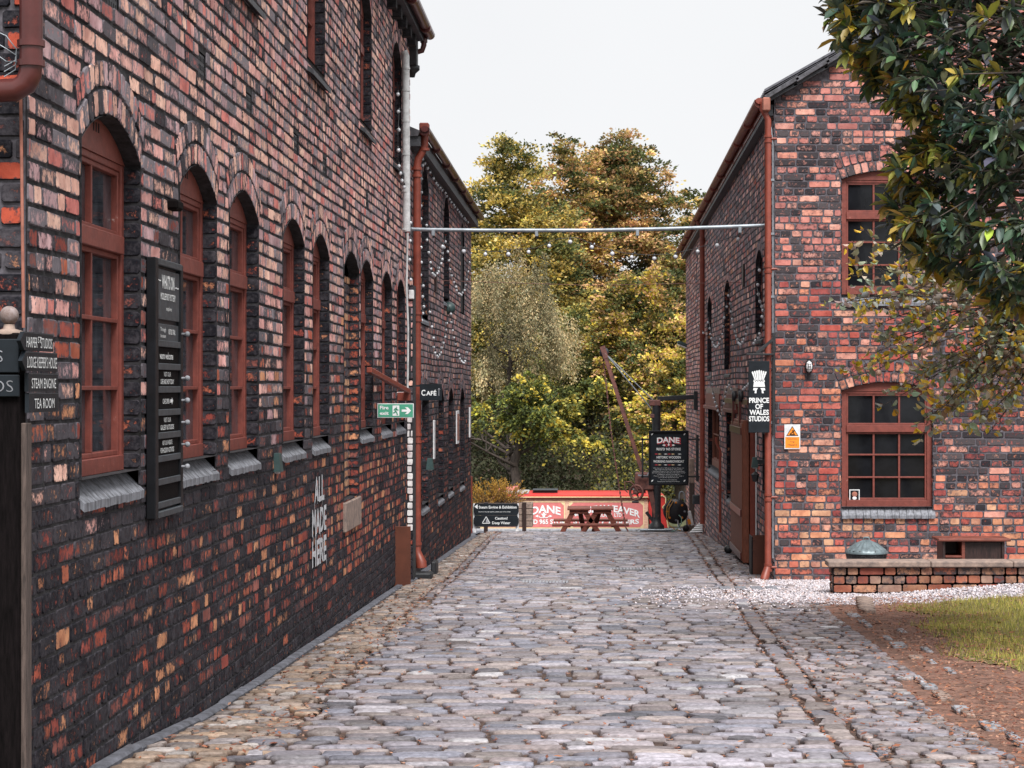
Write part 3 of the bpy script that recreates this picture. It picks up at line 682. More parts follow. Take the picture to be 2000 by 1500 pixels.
def litter():
    xs, ys_, zs, ss = [], [], [], []
    r = random.Random(5)
    for _ in range(7000):                              # on the setts, mostly in joints and the gutter lines
        y = r.uniform(7.5, 40.8); q = r.random()
        if q < .22: x = xr(y) + r.choice((-.085, .085)) + r.gauss(0, .02)
        elif q < .38: x = xl(y) + r.choice((-.1, .02)) + r.gauss(0, .03)
        elif q < .62: x = r.uniform(-1.95, xl(y))
        elif q < .8: x = r.uniform(xr(y), 1.95)
        else: x = r.uniform(-1.9, 1.95)
        xs.append(x); ys_.append(y); zs.append(G(y) + r.choice((.004, .012, .02))); ss.append(r.uniform(.008, .024))
    for jx, jy, p in JN:
        if jy < 7.5: continue
        for _ in range(4 if jy < 22 else 2): xs.append(jx + r.gauss(0, .007)); ys_.append(jy + r.uniform(-.4, .4) * p); zs.append(G(jy) + r.uniform(-.008, .005)); ss.append(r.uniform(.007, .017))
    for _ in range(15000):                              # on the bare earth
        y = r.uniform(8, 20.2); x = r.uniform(EDGE_R(y) - .15, min(.215 * y + .4, lawn_left(y) + .5))
        if x < EDGE_R(y) + .05 and r.random() < .6: continue
        xs.append(x); ys_.append(y); zs.append(GX(x, y) + .022 + r.uniform(0, .012)); ss.append(r.uniform(.005, .024) * r.uniform(.6, 1))
    for _ in range(350):                               # on the lawn and gravel
        x = r.uniform(2.2, 5.2); y = r.uniform(12, 21); xs.append(x); ys_.append(y); zs.append(GX(x, y) + .045); ss.append(r.uniform(.012, .03))
    n = len(xs); C = np.array([xs, ys_, zs]).T; th = NR.uniform(0, 6.28, n); s = np.array(ss)
    A = np.stack([np.cos(th), np.sin(th), NR.uniform(-.35, .35, n)], 1) * s[:, None]; Bq = np.stack([-np.sin(th), np.cos(th), NR.uniform(-.35, .35, n)], 1) * (s * NR.uniform(.3, .7, n))[:, None]
    c = pick([(.30, .12, .07), (.23, .085, .05), (.36, .16, .09), (.18, .07, .05), (.30, .18, .13), (.40, .22, .15), (.26, .12, .08)], n, .3) * .85
    scatter_mesh('fallen_leaves', 'stuff', quads(C, A, Bq, c), M_LITTER)
litter()
B = MB(); r = random.Random(12)                         # old edging setts showing through the earth
for i in range(20):
    y = 9.0 + i * .5 + r.uniform(-.2, .2); x = EDGE_R(y) + .14 + (.2 * r.random() if r.random() < .3 else 0)
    B.obox(Vector((x, y, GX(x, y) + .001)), Vector((1, r.uniform(-.2, .2), r.uniform(-.04, .04))).normalized(), Vector((0, 1, 0)), ZV, r.uniform(.02, .05), r.uniform(.06, .16), .013, M_STONEG if r.random() < .5 else M_STONE, .012)
for i in range(6): B.obox(Vector((2.36 + .02 * i, 18.4 + i * .2, GX(2.4, 18.4) + .02)), Vector((1, .25, 0)).normalized(), Vector((-.25, 1, 0)).normalized(), ZV, .05, .09, .035, M_STONE, .01)
o = B.build('edging_stones'); o['kind'] = 'structure'

# ------------------------------------------------------------------ left building (tall works range)
P1 = Panel((-2.05, 0, 0), (0, 1, 0), (1, 0, 0))
b1 = thing('brick_works', (-2.05, 7.8, G(8)), 'tall sooty brick works building on the left with a row of red arched windows', 'building')
VS, RI, V0 = 3.20, .15, 1.83
W1 = [(8.60, 9.73), (10.66, 11.71), (12.13, 13.19), (14.23, 15.29), (15.76, 16.74), (19.03, 20.1), (20.95, 22.0), (22.55, 23.55)]
ops = [Op(a, b, V0, VS, RI, 2, .1) for a, b in W1]
opb = Op(17.75, 18.9, 1.25, VS, RI, 2)
UP = [Op(12.1, 13.15, 4.58, 5.62, .2, 2), Op(15.45, 16.46, 4.58, 5.62, .2, 2), Op(19.0, 19.95, 4.58, 5.62, .2, 2), Op(22.1, 23.1, 4.58, 5.62, .2, 2)]
VENT = [Op(y - .12, y + .12, 3.80, 3.96, 0, 0) for y in (9.2, 11.3, 12.85, 14.9, 16.5, 19.6, 21.6)]
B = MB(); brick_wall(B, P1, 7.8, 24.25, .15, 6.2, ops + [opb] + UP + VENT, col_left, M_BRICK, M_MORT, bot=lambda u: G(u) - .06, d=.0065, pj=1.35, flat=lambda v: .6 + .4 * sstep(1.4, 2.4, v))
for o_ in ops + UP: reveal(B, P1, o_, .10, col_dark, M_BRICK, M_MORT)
# blocked bay: infill panel set back
reveal(B, P1, opb, .085, lambda u, v: (R.choice(CL_LO), .3, .1), M_BRICK, M_MORT)
Pb = Panel((-2.05 - .085, 0, 0), (0, 1, 0), (1, 0, 0))
brick_wall(B, Pb, opb.u0, opb.u1, 1.25, 3.10, [], lambda u, v: (R.choice([(.50, .26, .15), (.40, .14, .09), (.55, .33, .20)]), R.uniform(-.1, .35) if v < 2.2 or R.random() < .4 else R.uniform(.6, 1), .2), M_BRICK, M_MORTR, d=.01)
Pb2 = Panel((-2.05 - .09, 0, 0), (0, 1, 0), (1, 0, 0)); B.add([Pb2.p(opb.u0, 3.0, -.06), Pb2.p(opb.u1, 3.0, -.06), Pb2.p(opb.u1, 3.3, -.06), Pb2.p(opb.u0, 3.3, -.06)], [(0, 1, 2, 3)], M_BLACK)
# end face towards the camera, with a red quoin
PE = Panel((0, 7.8, 0), (1, 0, 0), (0, -1, 0))
def col_end(x, z):
    if x > -2.13 and z > 2.75 and int(z / .08) % 2: return (.50, .10, .06), R.uniform(-.2, .1), .1
    return R.choice(CL_LO), R.uniform(.7, 1.1), R.uniform(0, .2)
brick_wall(B, PE, -3.2, -2.052, .3, 6.1, [], col_end, M_BRICK, M_MORTR)
B.add([(-12, 7.81, 0), (-3.2, 7.81, 0), (-3.2, 7.81, 6.2), (-12, 7.81, 6.2)], [(0, 1, 2, 3)], M_MORT)
B.box((-12, 7.9, 0), (-2.4, 24.2, 6.1), M_BLACK)
# pilaster at the far corner, painted white low down
PP = Panel((0, 23.86, 0), (1, 0, 0), (0, -1, 0))
brick_wall(B, PP, -2.05, -1.975, .05, 3.35, [], lambda x, z: ((.74, .75, .77), -1.5, .5) if .62 < z < 1.86 else col_left(23, z), M_BRICK, M_MORT)
B.box((-2.06, 23.87, 0), (-1.978, 24.24, 3.34), M_MORT)
B.build('wall', b1, attrs=True)
for i, o_ in enumerate(ops): make_window(P1, o_, .10, b1, 2, 3, transom=2.835, uprows=1, glass=M_GLASS2)
for o_ in UP: make_window(P1, o_, .10, b1, 2, 2, transom=5.3, glass=M_GLASS, sill='slab', sillout=.055)
B = MB(); pbox(B, P1, 8.98, 9.34, 1.92, 2.16, -.112, -.108, M_WHITE, 0); B.build('window_notice', b1)
B = MB(); pbox(B, P1, opb.u0 - .02, opb.u1 + .0, 1.0, 1.25, -.02, .03, M_STONE, .01); B.build('sill', b1)
for o_ in VENT:
    B = MB(); pbox(B, P1, o_.u0 + .004, o_.u1 - .004, o_.v0 + .004, o_.vs - .004, -.05, -.004, M_SILLD, .003)
    for i in range(5):
        for j in range(3): pbox(B, P1, o_.u0 + .03 + i * .042, o_.u0 + .05 + i * .042, o_.v0 + .025 + j * .045, o_.v0 + .05 + j * .045, -.01, -.001, M_BLACK, 0)
    B.build('air_brick', b1)
# roof, soffit and gutter
B = MB(); B.box((-2.2, 7.6, 6.12), (-1.9, 24.35, 6.2), M_SILLD); B.prism(Vector((0, 0, 0)), Vector((1, 0, 0)), ZV, Vector((0, -1, 0)), [(-12, 6.2), (-1.86, 6.2), (-7, 9.0)], -24.4, -7.6, M_SLATE)
for i in range(28): B.box((-2.06, 7.9 + i * .59, 6.0), (-1.95, 8.05 + i * .59, 6.12), M_MORT, .004)
B.build('roof', b1)
def gutter(xc, y0, z0, y1, z1, parent, mat=M_PIPED, r=.06, side=1):
    B = MB(); n = 9; vs = []; N_ = 24
    for k in range(N_ + 1):
        t = k / N_; y = y0 + (y1 - y0) * t; z = z0 + (z1 - z0) * t
        for rr in (r, r - .008):
            for i in range(n): an = math.pi * i / (n - 1); vs.append((xc + rr * math.cos(an), y, z - rr * math.sin(an)))
    fs = []
    for k in range(N_):
        a, b = k * 2 * n, (k + 1) * 2 * n
        for i in range(n - 1): fs += [(a + i, a + i + 1, b + i + 1, b + i), (a + n + i, b + n + i, b + n + i + 1, a + n + i + 1)]
        fs += [(a, b, b + n, a + n), (a + n - 1, a + 2 * n - 1, b + 2 * n - 1, b + n - 1)]
    B.add(vs, fs, mat, False)
    for k in range(int(abs(y1 - y0) / 1.8) + 1):
        t = min(.999, (k * 1.8 + .02) / abs(y1 - y0)); B.tube([(xc, y0 + (y1 - y0) * t, z0 + (z1 - z0) * t - .03), (xc, y0 + (y1 - y0) * t + .05, z0 + (z1 - z0) * t - .03)], r * 1.02, mat, 12)
    return B.build('gutter', parent)
gutter(-1.84, 7.6, 6.22, 24.5, 6.22, b1)
# hopper and weathered white pipe, near corner pipes
B = MB(); c = at(806, 108, 24.2); B.box((c.x - .075, 24.15, c.z - .12), (c.x + .05, 24.35, c.z + .26), M_IRON, .01)
B.lathe((c.x - .01, 24.25, c.z - .24), [(.03, 0), (.04, .04), (.085, .08), (.085, .13), (.05, .14)], M_IRON, 12); B.build('rainwater_hopper', b1)
B = MB(); c = at(826, 66, 24.4); B.tube([(c.x + .01, 24.4, c.z), (c.x + .01, 24.4, c.z - .13), (c.x - .01, 24.4, c.z - .19), (c.x - .08, 24.4, c.z - .21)], .032, M_PIPED, 10)
B.lathe((c.x + .01, 24.4, c.z - .1), [(.042, 0), (.042, .05)], M_PIPED, 12); B.build('gutter_outlet', b1)
B = MB(); p0, p1 = at(792, 108, 23.0), at(794, 452, 23.0); B.tube([p0 + Vector((-.02, 0, .04)), p0, p1], .042, M_WHITEPIPE, 12)
for yy in (132, 175, 235, 300, 372, 446): c = at(792.5, yy, 23.0); B.tube([c, c - ZV * .02], .047, M_WHITEPIPE, 12)
B.build('white_drainpipe', b1)
B = MB(); X = -1.985; Y = 7.62
B.tube([(X, Y, 6.2), (X, Y, 3.36), (X - .004, Y, 3.31), (X - .02, Y, 3.275), (X - .055, Y, 3.255), (X - .30, Y, 3.24)], .041, M_PIPED, 16)
for z in (3.36, 3.43): B.tube([(X, Y, z), (X, Y, z - .022)], .049, M_PIPED, 16)
B.build('drainpipe', b1)
B = MB(); c0, c1 = at(40, 165, 7.72), at(46, 640, 7.72); B.tube([c0, at(42, 300, 7.72), c1], .006, M_PINK, 8)
for k in range(3): B.tube([at(-10, 60 + k * 22, 7.7), at(12, 70 + k * 25, 7.66), at(32, 96 + k * 12, 7.7), at(30, 118 + k * 9, 7.7), at(8, 130 + k * 10, 7.68)], .0022, M_GREYPIPE, 5)
B.build('conduit', b1)
B = MB(); B.tube([at(796, 455, 23.2), at(794, 560, 23.2), at(797, 640, 23.2), at(796, 770, 23.2)], .012, M_WHITEPIPE, 6); B.build('conduit', b1)

# ------------------------------------------------------------------ second left building
b2 = thing('brick_workshop', (-2.05, 24.3, G(24)), 'lower dark brick workshop joined to the far end of the tall left building', 'building')
D2 = lambda px: 8610 / (CX - px)
o2u = [Op(25.86, 26.95, 3.1, 4.66, .22, 2, .1), Op(29.8, 30.85, 3.47, 4.66, .22, 2, .1), Op(33.6, 34.6, 3.47, 4.6, .2, 2, .1)]
o2l = [Op(25.9, 27.0, .78, 2.02, .17, 2, .1), Op(28.7, 29.75, .74, 2.02, .17, 2, .1), Op(30.75, 31.8, .74, 2.02, .17, 2, .1), Op(33.5, 34.6, .7, 2.02, .17, 2, .1)]
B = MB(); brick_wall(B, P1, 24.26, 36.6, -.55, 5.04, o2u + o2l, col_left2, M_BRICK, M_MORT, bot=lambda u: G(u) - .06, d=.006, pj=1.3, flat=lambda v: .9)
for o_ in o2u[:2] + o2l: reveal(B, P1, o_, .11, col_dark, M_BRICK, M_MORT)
B.box((-12, 24.5, -.6), (-2.4, 36.58, 5.0), M_MORT); B.add([(-12, 36.6, -1), (-2.05, 36.6, -1), (-2.05, 36.6, 5.05), (-12, 36.6, 5.05)], [(0, 3, 2, 1)], M_MORT)
B.add([P1.p(33.6, 3.4, -.02), P1.p(34.6, 3.4, -.02), P1.p(34.6, 4.85, -.02), P1.p(33.6, 4.85, -.02)], [(0, 1, 2, 3)], M_MORT)
B.build('wall', b2, attrs=True)
for o_ in o2u[:2] + o2l: make_window(P1, o_, .11, b2, 2, 3, transom=o_.vs - .28, slots=False)
B = MB(); B.prism(Vector((0, 0, 0)), Vector((1, 0, 0)), ZV, Vector((0, -1, 0)), [(-12, 5.04), (-1.96, 5.04), (-1.93, 5.10), (-7, 7.2), (-12, 7.2)], -36.75, -24.27, M_SLATE)
B.box((-2.06, 24.3, 4.93), (-1.93, 36.7, 5.04), M_SILLD)
B.build('roof', b2)
gutter(-1.88, 24.25, 5.13, 36.75, 5.11, b2, M_PIPED, .055)
B = MB(); X = -1.98; Y = 24.42
B.tube([(-1.895, Y, 5.12), (-1.895, Y, 4.95), (-1.92, Y, 4.88), (-1.965, Y, 4.80), (X, Y, 4.72), (X, Y, .42), (X, Y, .34), (X + .03, Y - .02, .27), (X + .05, Y - .04, .22), (X + .055, Y - .04, .16)], [.043] * 5 + [.046] * 2 + [.05, .06, .062, .058], M_PIPE, 16)
B.box((-1.95, Y - .08, 5.06), (-1.84, Y + .06, 5.2), M_PIPE, .012)
for z in (4.92, 4.70, 4.62, 3.06, 2.98, 1.68, 1.60, .44): B.tube([(X if z < 4.75 else -1.895, Y, z), (X if z < 4.75 else -1.895, Y, z - .03)], .056, M_PIPE, 16)
for z in (3.03, 1.65): B.tube([(X, Y, z), (-2.06, Y, z)], .016, M_PIPE, 8)
B.build('drainpipe', b2)
B = MB(); B.box((-2.03, Y - .2, G(24) - .02), (-1.80, Y + .1, G(24) + .06), M_IRON, .02); B.build('gully_block', b2); B = MB(); B.box((-1.86, Y + .5, G(25)), (-1.80, Y + .9, G(25) + .16), M_IRON, .02); B.build('gully_block', b2)
B = MB(); B.box((-2.03, Y - .6, 2.3), (-2.0, Y - .45, 3.1), M_IRON, .004)
B.build('conduit', b2)

# ------------------------------------------------------------------ right building
P2 = Panel((2.04, 0, 0), (0, -1, 0), (-1, 0, 0))
P3 = Panel((0, 24, 0), (1, 0, 0), (0, -1, 0))
b3 = thing('brick_studio', (2.04, 24, G(24)), 'two-storey red brick studio building on the right, its gable end facing the lawn', 'building')
YE = 46.3
def topR(u): y = -u; return 5.36 - (y - 24) * .0122
rU = [Op(-26.6, -25.55, 2.86, 3.72, .14, 1), Op(-32.8, -31.5, 2.48, 3.66, .14, 1), Op(-37.6, -36.4, 2.48, 3.62, .14, 1)]
rL = [Op(-37.4, -34.2, .86, 1.86, 0, 1, .1), Op(-32.3, -30.3, .60, 1.86, 0, 1, .1), Op(-27.5, -26.4, -.1, 1.95, 0, 1), Op(-25.5, -24.75, .98, 1.65, 0, 0)]
B = MB(); brick_wall(B, P2, -YE, -24.0, -1.2, 5.40, rU + rL, col_right, M_BRICK, M_MORT, d=.006, pj=1.3, flat=lambda v: .9, top=topR, bot=lambda u: G(-u) - .06)
for o_ in rU + rL: reveal(B, P2, o_, .1, col_dark, M_BRICK, M_MORT)
wg = [Op(2.79, 3.81, .87, 2.16, .10, 2, .1), Op(2.79, 3.81, 3.24, 4.52, .10, 2, .1)]
def topG(x): return 5.42 + (x - 2.04) * .57 if x < 6.3 else 5.42 + 4.26 * .57 - (x - 6.3) * .57
brick_wall(B, P3, 2.042, 7.4, -.05, 7.9, wg, col_gable, M_BRICKR, M_MORTR, top=topG, d=.006, gp=.006)
for o_ in wg: reveal(B, P3, o_, .075, col_gable, M_BRICKR, M_MORTR)
PQ = Panel((0, YE, 0), (-1, 0, 0), (0, 1, 0))
B.add([(2.04, YE, -1.2), (10.5, YE, -1.2), (10.5, YE, 5.1), (2.04, YE, 5.1)], [(0, 3, 2, 1)], M_MORT)
B.add([(7.4, 24.0, -.5), (10.5, 24.0, -.5), (10.5, 24.0, 5.4), (7.4, 24.0, 5.4)], [(0, 1, 2, 3)], M_MORTR); B.box((2.4, 24.3, -1), (10.4, 46.2, 5.0), M_BLACK)
B.build('wall', b3, attrs=True)
make_window(P3, wg[0], .075, b3, 3, 3, transom=1.74, fw=.06, slots=False, sill='tile', sillout=.04)
make_window(P3, wg[1], .075, b3, 3, 3, transom=4.12, fw=.06, slots=False, sill='tile', sillout=.04)
for o_ in rU: make_window(P2, o_, .1, b3, 2, 3, transom=o_.vs - .3, slots=False, sill='slab', mat=M_PIPE)
for o_ in rL[:2]: make_window(P2, o_, .1, b3, 3, 2, slots=False, sill='tile', mat=M_BARN, fw=.09)
make_window(P2, rL[3], .1, b3, 1, 1, slots=False, sill=None, mat=M_IRON, fw=.05)
B = MB(); o_ = rL[2]; pbox(B, P2, o_.u0, o_.u1, o_.v0, o_.vs, -.1, -.06, M_BLACK, 0); pbox(B, P2, o_.u1 - .09, o_.u1, o_.v0, o_.vs, -.06, .02, M_WHITE, .004); pbox(B, P2, o_.u0, o_.u0 + .09, o_.v0, o_.vs, -.06, .02, M_PIPE, .004); B.build('doorway', b3)
for a, b, z in ((-37.9, -33.9, 1.86), (-32.8, -29.9, 1.86)):      # painted stone lintels
    B = MB(); pbox(B, P2, a, b, z, z + .24, -.05, .03, M_RED, .006); pbox(B, P2, a - .05, b + .05, z - .02, z + .035, -.05, .07, M_RED, .006); pbox(B, P2, a - .03, b + .03, z + .24, z + .34, -.02, .02, M_STONE, .006); B.build('lintel', b3)
# sliding door hung from its rail
B = MB(); pbox(B, P2, -29.6, -27.4, G(28.5) + .05, 1.78, .03, .11, M_BARN, .006)
for i in range(9): pbox(B, P2, -29.6 + i * .245 + .003, -29.6 + (i + 1) * .245 - .003, G(28.5) + .08, 1.74, .11, .122, M_BARN, .003)
for z in (-.0, .55, 1.6): pbox(B, P2, -29.55, -27.45, z, z + .09, .122, .14, M_PIPED, .004)
D_ = B.build('sliding_door', b3)
B = MB(); pbox(B, P2, -31.5, -26.9, 1.98, 2.05, .06, .09, M_PIPED, .003)
for u in (-29.2, -27.9): 
    pbox(B, P2, u - .05, u + .05, 1.7, 2.02, .10, .13, M_PIPED, .003); B.lathe(P2.p(u, 2.08, .1), [(.001, -.03), (.075, -.03), (.075, .03), (.001, .03)], M_IRON, 16, axis=P2.N)
B.build('rail', D_)
# corrugated roof with its wavy eaves edge
B = MB(); n = 150; vs = []; fs = []
for i in range(n * 4 + 1):
    y = 23.95 + (YE + .1 - 23.95) * i / (n * 4); z = 5.50 - (y - 24) * .0122 + .03 * math.sin(2 * math.pi * i / 4)
    vs += [(1.93, y, z), (6.3, y, z + 2.45), (10.6, y, z), (1.93, y, z - .02), (6.3, y, z + 2.41)]
for i in range(n * 4):
    a, b = i * 5, i * 5 + 5; fs += [(a, a + 1, b + 1, b), (a + 1, a + 2, b + 2, b + 1), (a, b, b + 3, a + 3), (a + 3, b + 3, b + 4, a + 4)]
B.add(vs, fs, M_SLATE, False)
for i in range(13):                                    # slate verge along the gable, courses overlapping
    x0 = 1.93 + i * .34; z0 = 5.455 + (x0 - 2.0) * .57
    B.bar((x0, 23.93, z0 + R.uniform(-.006, .006)), (x0 + .37, 23.93, z0 + .37 * .57 + .018), .16, .05, M_SLATE, bev=.006); B.bar((x0 - .02, 23.95, z0 - .05), (x0 + .36, 23.95, z0 + .36 * .57 - .045), .11, .035, M_SILLD, bev=.004)
B.build('roof', b3)
B = MB(); B.bar((1.985, 24.02, 5.30), (1.985, YE, 5.025), .09, .12, M_SILLD); B.bar((1.935, 24.0, 5.36), (1.935, YE, 5.085), .02, .13, M_PIPE); B.build('fascia', b3)
gutter(1.87, 23.9, 5.40, 47.2, 5.115, b3, M_PIPE, .055)
def downpipe(x, y, z0, z1, rr, parent, side, cols, shoe=True, kick=None):
    B = MB(); pts = [(x - .06 * side, y, z0 + .14), (x - .06 * side, y, z0 + .06), (x, y, z0 - .06), (x, y, z1 + .17)]; rs = [rr] * 4
    if shoe: pts += [(x - .01 * side, y - .01, z1 + .12), (x - .035 * side, y - .05, z1 + .05), (x - .05 * side, y - .07, z1)]; rs += [rr * 1.1, rr * 1.3, rr * 1.25]
    B.tube(pts, rs, M_PIPE, 16)
    for z in cols:
        for q in (0, .06): B.tube([(x, y, z + q), (x, y, z + q - .025)], rr * 1.22, M_PIPE, 16)
        B.tube([(x, y, z + .02), (x + .1 * side, y, z + .02)], .014, M_PIPE, 8)
    return B.build('drainpipe', parent)
downpipe(1.965, 23.93, 5.24, .06, .037, b3, 1, [4.95, 3.50, .96, .18])
downpipe(1.975, 38.3, 5.05, G(38.3) + .02, .045, b3, 1, [4.8, 3.1, 1.95, .35], False)
downpipe(1.975, 33.0, 1.3, G(33) + .03, .02, b3, 1, [.6], False)
B = MB(); B.box((1.90, 23.84, 5.27), (1.985, 24.0, 5.42), M_PINK, .012); B.build('gutter_end', b3)
B = MB(); B.tube([(2.0, 23.94, 5.1), (2.02, 23.94, 4.9), (2.02, 23.94, 1.2), (2.02, 23.94, .3)], .009, M_GREYPIPE, 6)
for z in (4.5, 3.9, 3.2, 2.5, 1.8): B.box((2.0, 23.92, z), (2.035, 23.96, z + .025), M_GREYPIPE)
B.build('conduit', b3)
# low yard wall with its stone coping
lw = thing('yard_wall', (3.5, 21.2, GX(3.5, 21)), 'low red brick yard wall with sandstone coping in front of the gable', 'wall')
PL = Panel((0, 21.1, 0), (1, 0, 0), (0, -1, 0)); B = MB()
brick_wall(B, PL, 2.37, 6.2, .02, .44, [], col_lowwall, M_BRICKR, M_MORTB, rowh=.084, d=.010, gp=.0045)
PLe = Panel((2.37, 0, 0), (0, -1, 0), (-1, 0, 0)); brick_wall(B, PLe, -21.33, -21.1, .02, .44, [], col_lowwall, M_BRICKR, M_MORT, rowh=.084)
B.box((2.372, 21.1, 0), (8, 21.33, .439), M_MORT); B.build('brickwork', lw, attrs=True)
B = MB(); x = 2.32
while x < 8:
    L = R.uniform(.75, 1.05); B.box((x, 21.04, .44), (x + L - .005, 21.38, .495 + R.uniform(-.003, .003)), M_STONE, .009); x += L
B.build('coping', lw)

# ------------------------------------------------------------------ signs and fittings, left side
XV, YV = Vector((1, 0, 0)), Vector((0, 1, 0)); FN = Vector((0, -1, 0))
# painted words on the brickwork
B = MB()
for s_, zc in (('ALL', 1.455), ('MADE', 1.215), ('HERE', .985)):
    V, Fc = text2d(s_, .03); x0, x1 = V[:, 0].min(), V[:, 0].max(); wd = {'ALL': .58}.get(s_, .84); 
    P = [(16.12 + ((a - x0) / (x1 - x0) - .5) * wd, zc - .10 + b / CAP * .19) for a, b in V]
    B.add([(-2.0385, a + R.uniform(-.006, .006), b + R.uniform(-.008, .008)) for a, b in P], Fc, M_CHALK)
    for k in range(14):
        a, b = R.choice(P); L = R.uniform(.03, .09); B.add([(-2.0383, a, b), (-2.0383, a + .018, b), (-2.0383, a + .012, b - L), (-2.0383, a + .004, b - L)], [(0, 1, 2, 3)], M_CHALK)
o = B.build('painted_words'); o['label'] = 'dripping white words ALL MADE HERE painted low on the brick wall'; o['category'] = 'wall lettering'
# finger post
X0, Y0 = -1.962, 7.3; gz = G(7.3)
t = thing('finger_post', (X0, Y0, gz), 'dark wooden finger post with ball top at the left edge of the photo', 'signpost')
B = MB(); B.obox(Vector((X0 - .005, Y0, (gz + 2.385) / 2)), XV, YV, ZV, .036, .045, (2.385 - gz) / 2, M_POST, .006)
B.obox(Vector((X0 + .041, Y0 + .01, (gz + 2.08) / 2)), XV, YV, ZV, .009, .038, (2.08 - gz) / 2, M_POSTE, .003); B.build('post', t)  # paler strip down one side of the post
B = MB(); c = at(18, 616, Y0); B.ball(c, .032, M_RUSTG, 20, 14); B.lathe((c.x, Y0, 2.38), [(.046, 0), (.046, .012), (.02, .02), (.018, .035)], M_STONE, 16); B.build('finial', t)
px_ = lambda v: X0 + .052
def finger(z0, z1, y0, y1, s_, notch, ht, wd, small=None):
    O = Vector((X0 + .05, 0, 0)); Q = Panel((X0 + .055, 0, 0), (0, 1, 0), (1, 0, 0)); B = MB(); zm = (z0 + z1) / 2
    poly = [(y0, z0), (y1, z0), (y1, z1), (y0, z1)] if not notch else [(y0, z0), (y1, z0), (y1, z1), (y0 - .0, z1), (y0 - .05, zm)]
    B.prism(Q.O, Q.U, Q.V, Q.N, poly, -.008, .006, M_BLACKS); pbox(B, Q, y0, y1, z1 - .004, z1 - .001, -.0, .0065, M_SLATG, 0)
    b = B.build('finger_board', t); T = MB()
    put_text(T, s_, Q.O, Q.U, Q.V, Q.N, (y0 + y1) / 2, zm - .002, ht, wd, M_LETTER, .0, .0075)
    if small: put_text(T, small[0], Q.O, Q.U, Q.V, Q.N, small[1], zm + .008, ht * .6, small[2], M_LETTER, .0, .0075)
    T.build('lettering', b)
zz = lambda py, y: ZC + (CY - py) / F * y
finger(zz(686, 7.45), zz(651, 7.45), 7.21, 7.60, 'HARPER    STUDIOS', True, .037, .345, ('ST', 7.405, .05))
finger(zz(725, 7.45), zz(688, 7.45), 7.23, 7.655, "LODGE KEEPER'S HOUSE", True, .040, .40)
finger(zz(765, 7.45), zz(729, 7.45), 7.265, 7.665, 'STEAM ENGINE', False, .036, .33)
finger(zz(805, 7.45), zz(767, 7.45), 7.27, 7.675, 'TEA ROOM', False, .036, .27)
for py0, py1, s_, cx_ in ((728, 662, 'STUDIOS', -2.105), (775, 732, 'STUDIOS', -2.07)):
    B = MB(); z0, z1 = zz(py0, 7.24), zz(py1, 7.24); B.box((-2.4, 7.235, z0), (X0 + .036, 7.25, z1), M_BLACKS, .003); b = B.build('finger_board', t)
    T = MB(); put_text(T, s_, Vector((0, 7.235, 0)), XV, ZV, FN, cx_ , (z0 + z1) / 2, .042, .25, M_STONEG, -.012, .002); T.build('lettering', b)
# what's on board
Q = Panel((-2.01, 0, 0), (0, 1, 0), (1, 0, 0)); t = thing('notice_board', (-2.03, 10.2, 1.6), "tall black What's On notice board with slatted messages between the first two windows", 'notice board')
u0, u1, z0, z1 = 9.86, 10.57, 1.595, 2.80
B = MB(); pbox(B, Q, u0, u0 + .07, z0, z1, -.032, .012, M_BLACK, .004); pbox(B, Q, u1 - .055, u1, z0, z1, -.032, .004, M_BLACK, .004); pbox(B, Q, u0 + .07, u1 - .055, z1 - .03, z1, -.032, .01, M_SLATG, .003); pbox(B, Q, u0 + .07, u1 - .055, z0, z0 + .03, -.032, .014, M_SLATG, .003); B.build('frame', t)
B = MB(); pbox(B, Q, u0 + .07, u1 - .055, z0 + .03, z1 - .03, -.03, -.018, M_BLACKS, 0); pbox(B, Q, u0 + .07, u0 + .12, z0 + .03, 2.55, -.018, .0, M_BLACK, .002); B.build('backboard', t)
B = MB(); pbox(B, Q, u0 + .075, u1 - .06, 2.52, 2.755, -.016, -.004, M_SLATG, .002); hb = B.build('header_panel', t)
T = MB(); uc = (u0 + u1) / 2 + .01
put_text(T, "WHAT'S ON", Q.O, Q.U, Q.V, Q.N, uc, 2.70, .062, .30, M_LETTER, .03, -.002)
put_text(T, 'MIDDLEPORT POTTERY', Q.O, Q.U, Q.V, Q.N, uc, 2.63, .032, .36, M_LETTER, .015, -.002)
put_text(T, 'explore', Q.O, Q.U, Q.V, Q.N, uc + .02, 2.575, .02, .13, M_LETTER, .0, -.002)
put_text(T, '~', Q.O, Q.U, Q.V, Q.N, uc - .215, 2.705, .03, .09, M_LETTER, .02, -.002); put_text(T, '~', Q.O, Q.U, Q.V, Q.N, uc + .215, 2.685, .03, .09, M_LETTER, .02, -.002)
T.build('lettering', hb)
rows_ = [('Through', 'VISITOR TRAIL'), ('warm welcome',), ('VISIT OUR', 'CAFE AND SHOP TODAY'), ('CAFE OPEN',), ('VISIT OUR', 'GALLERY & STUDIOS'), ('VISIT OUR WEBSITE', 'FOR HOLIDAY ACTIVITIES'), (), ()]
zt = 2.50
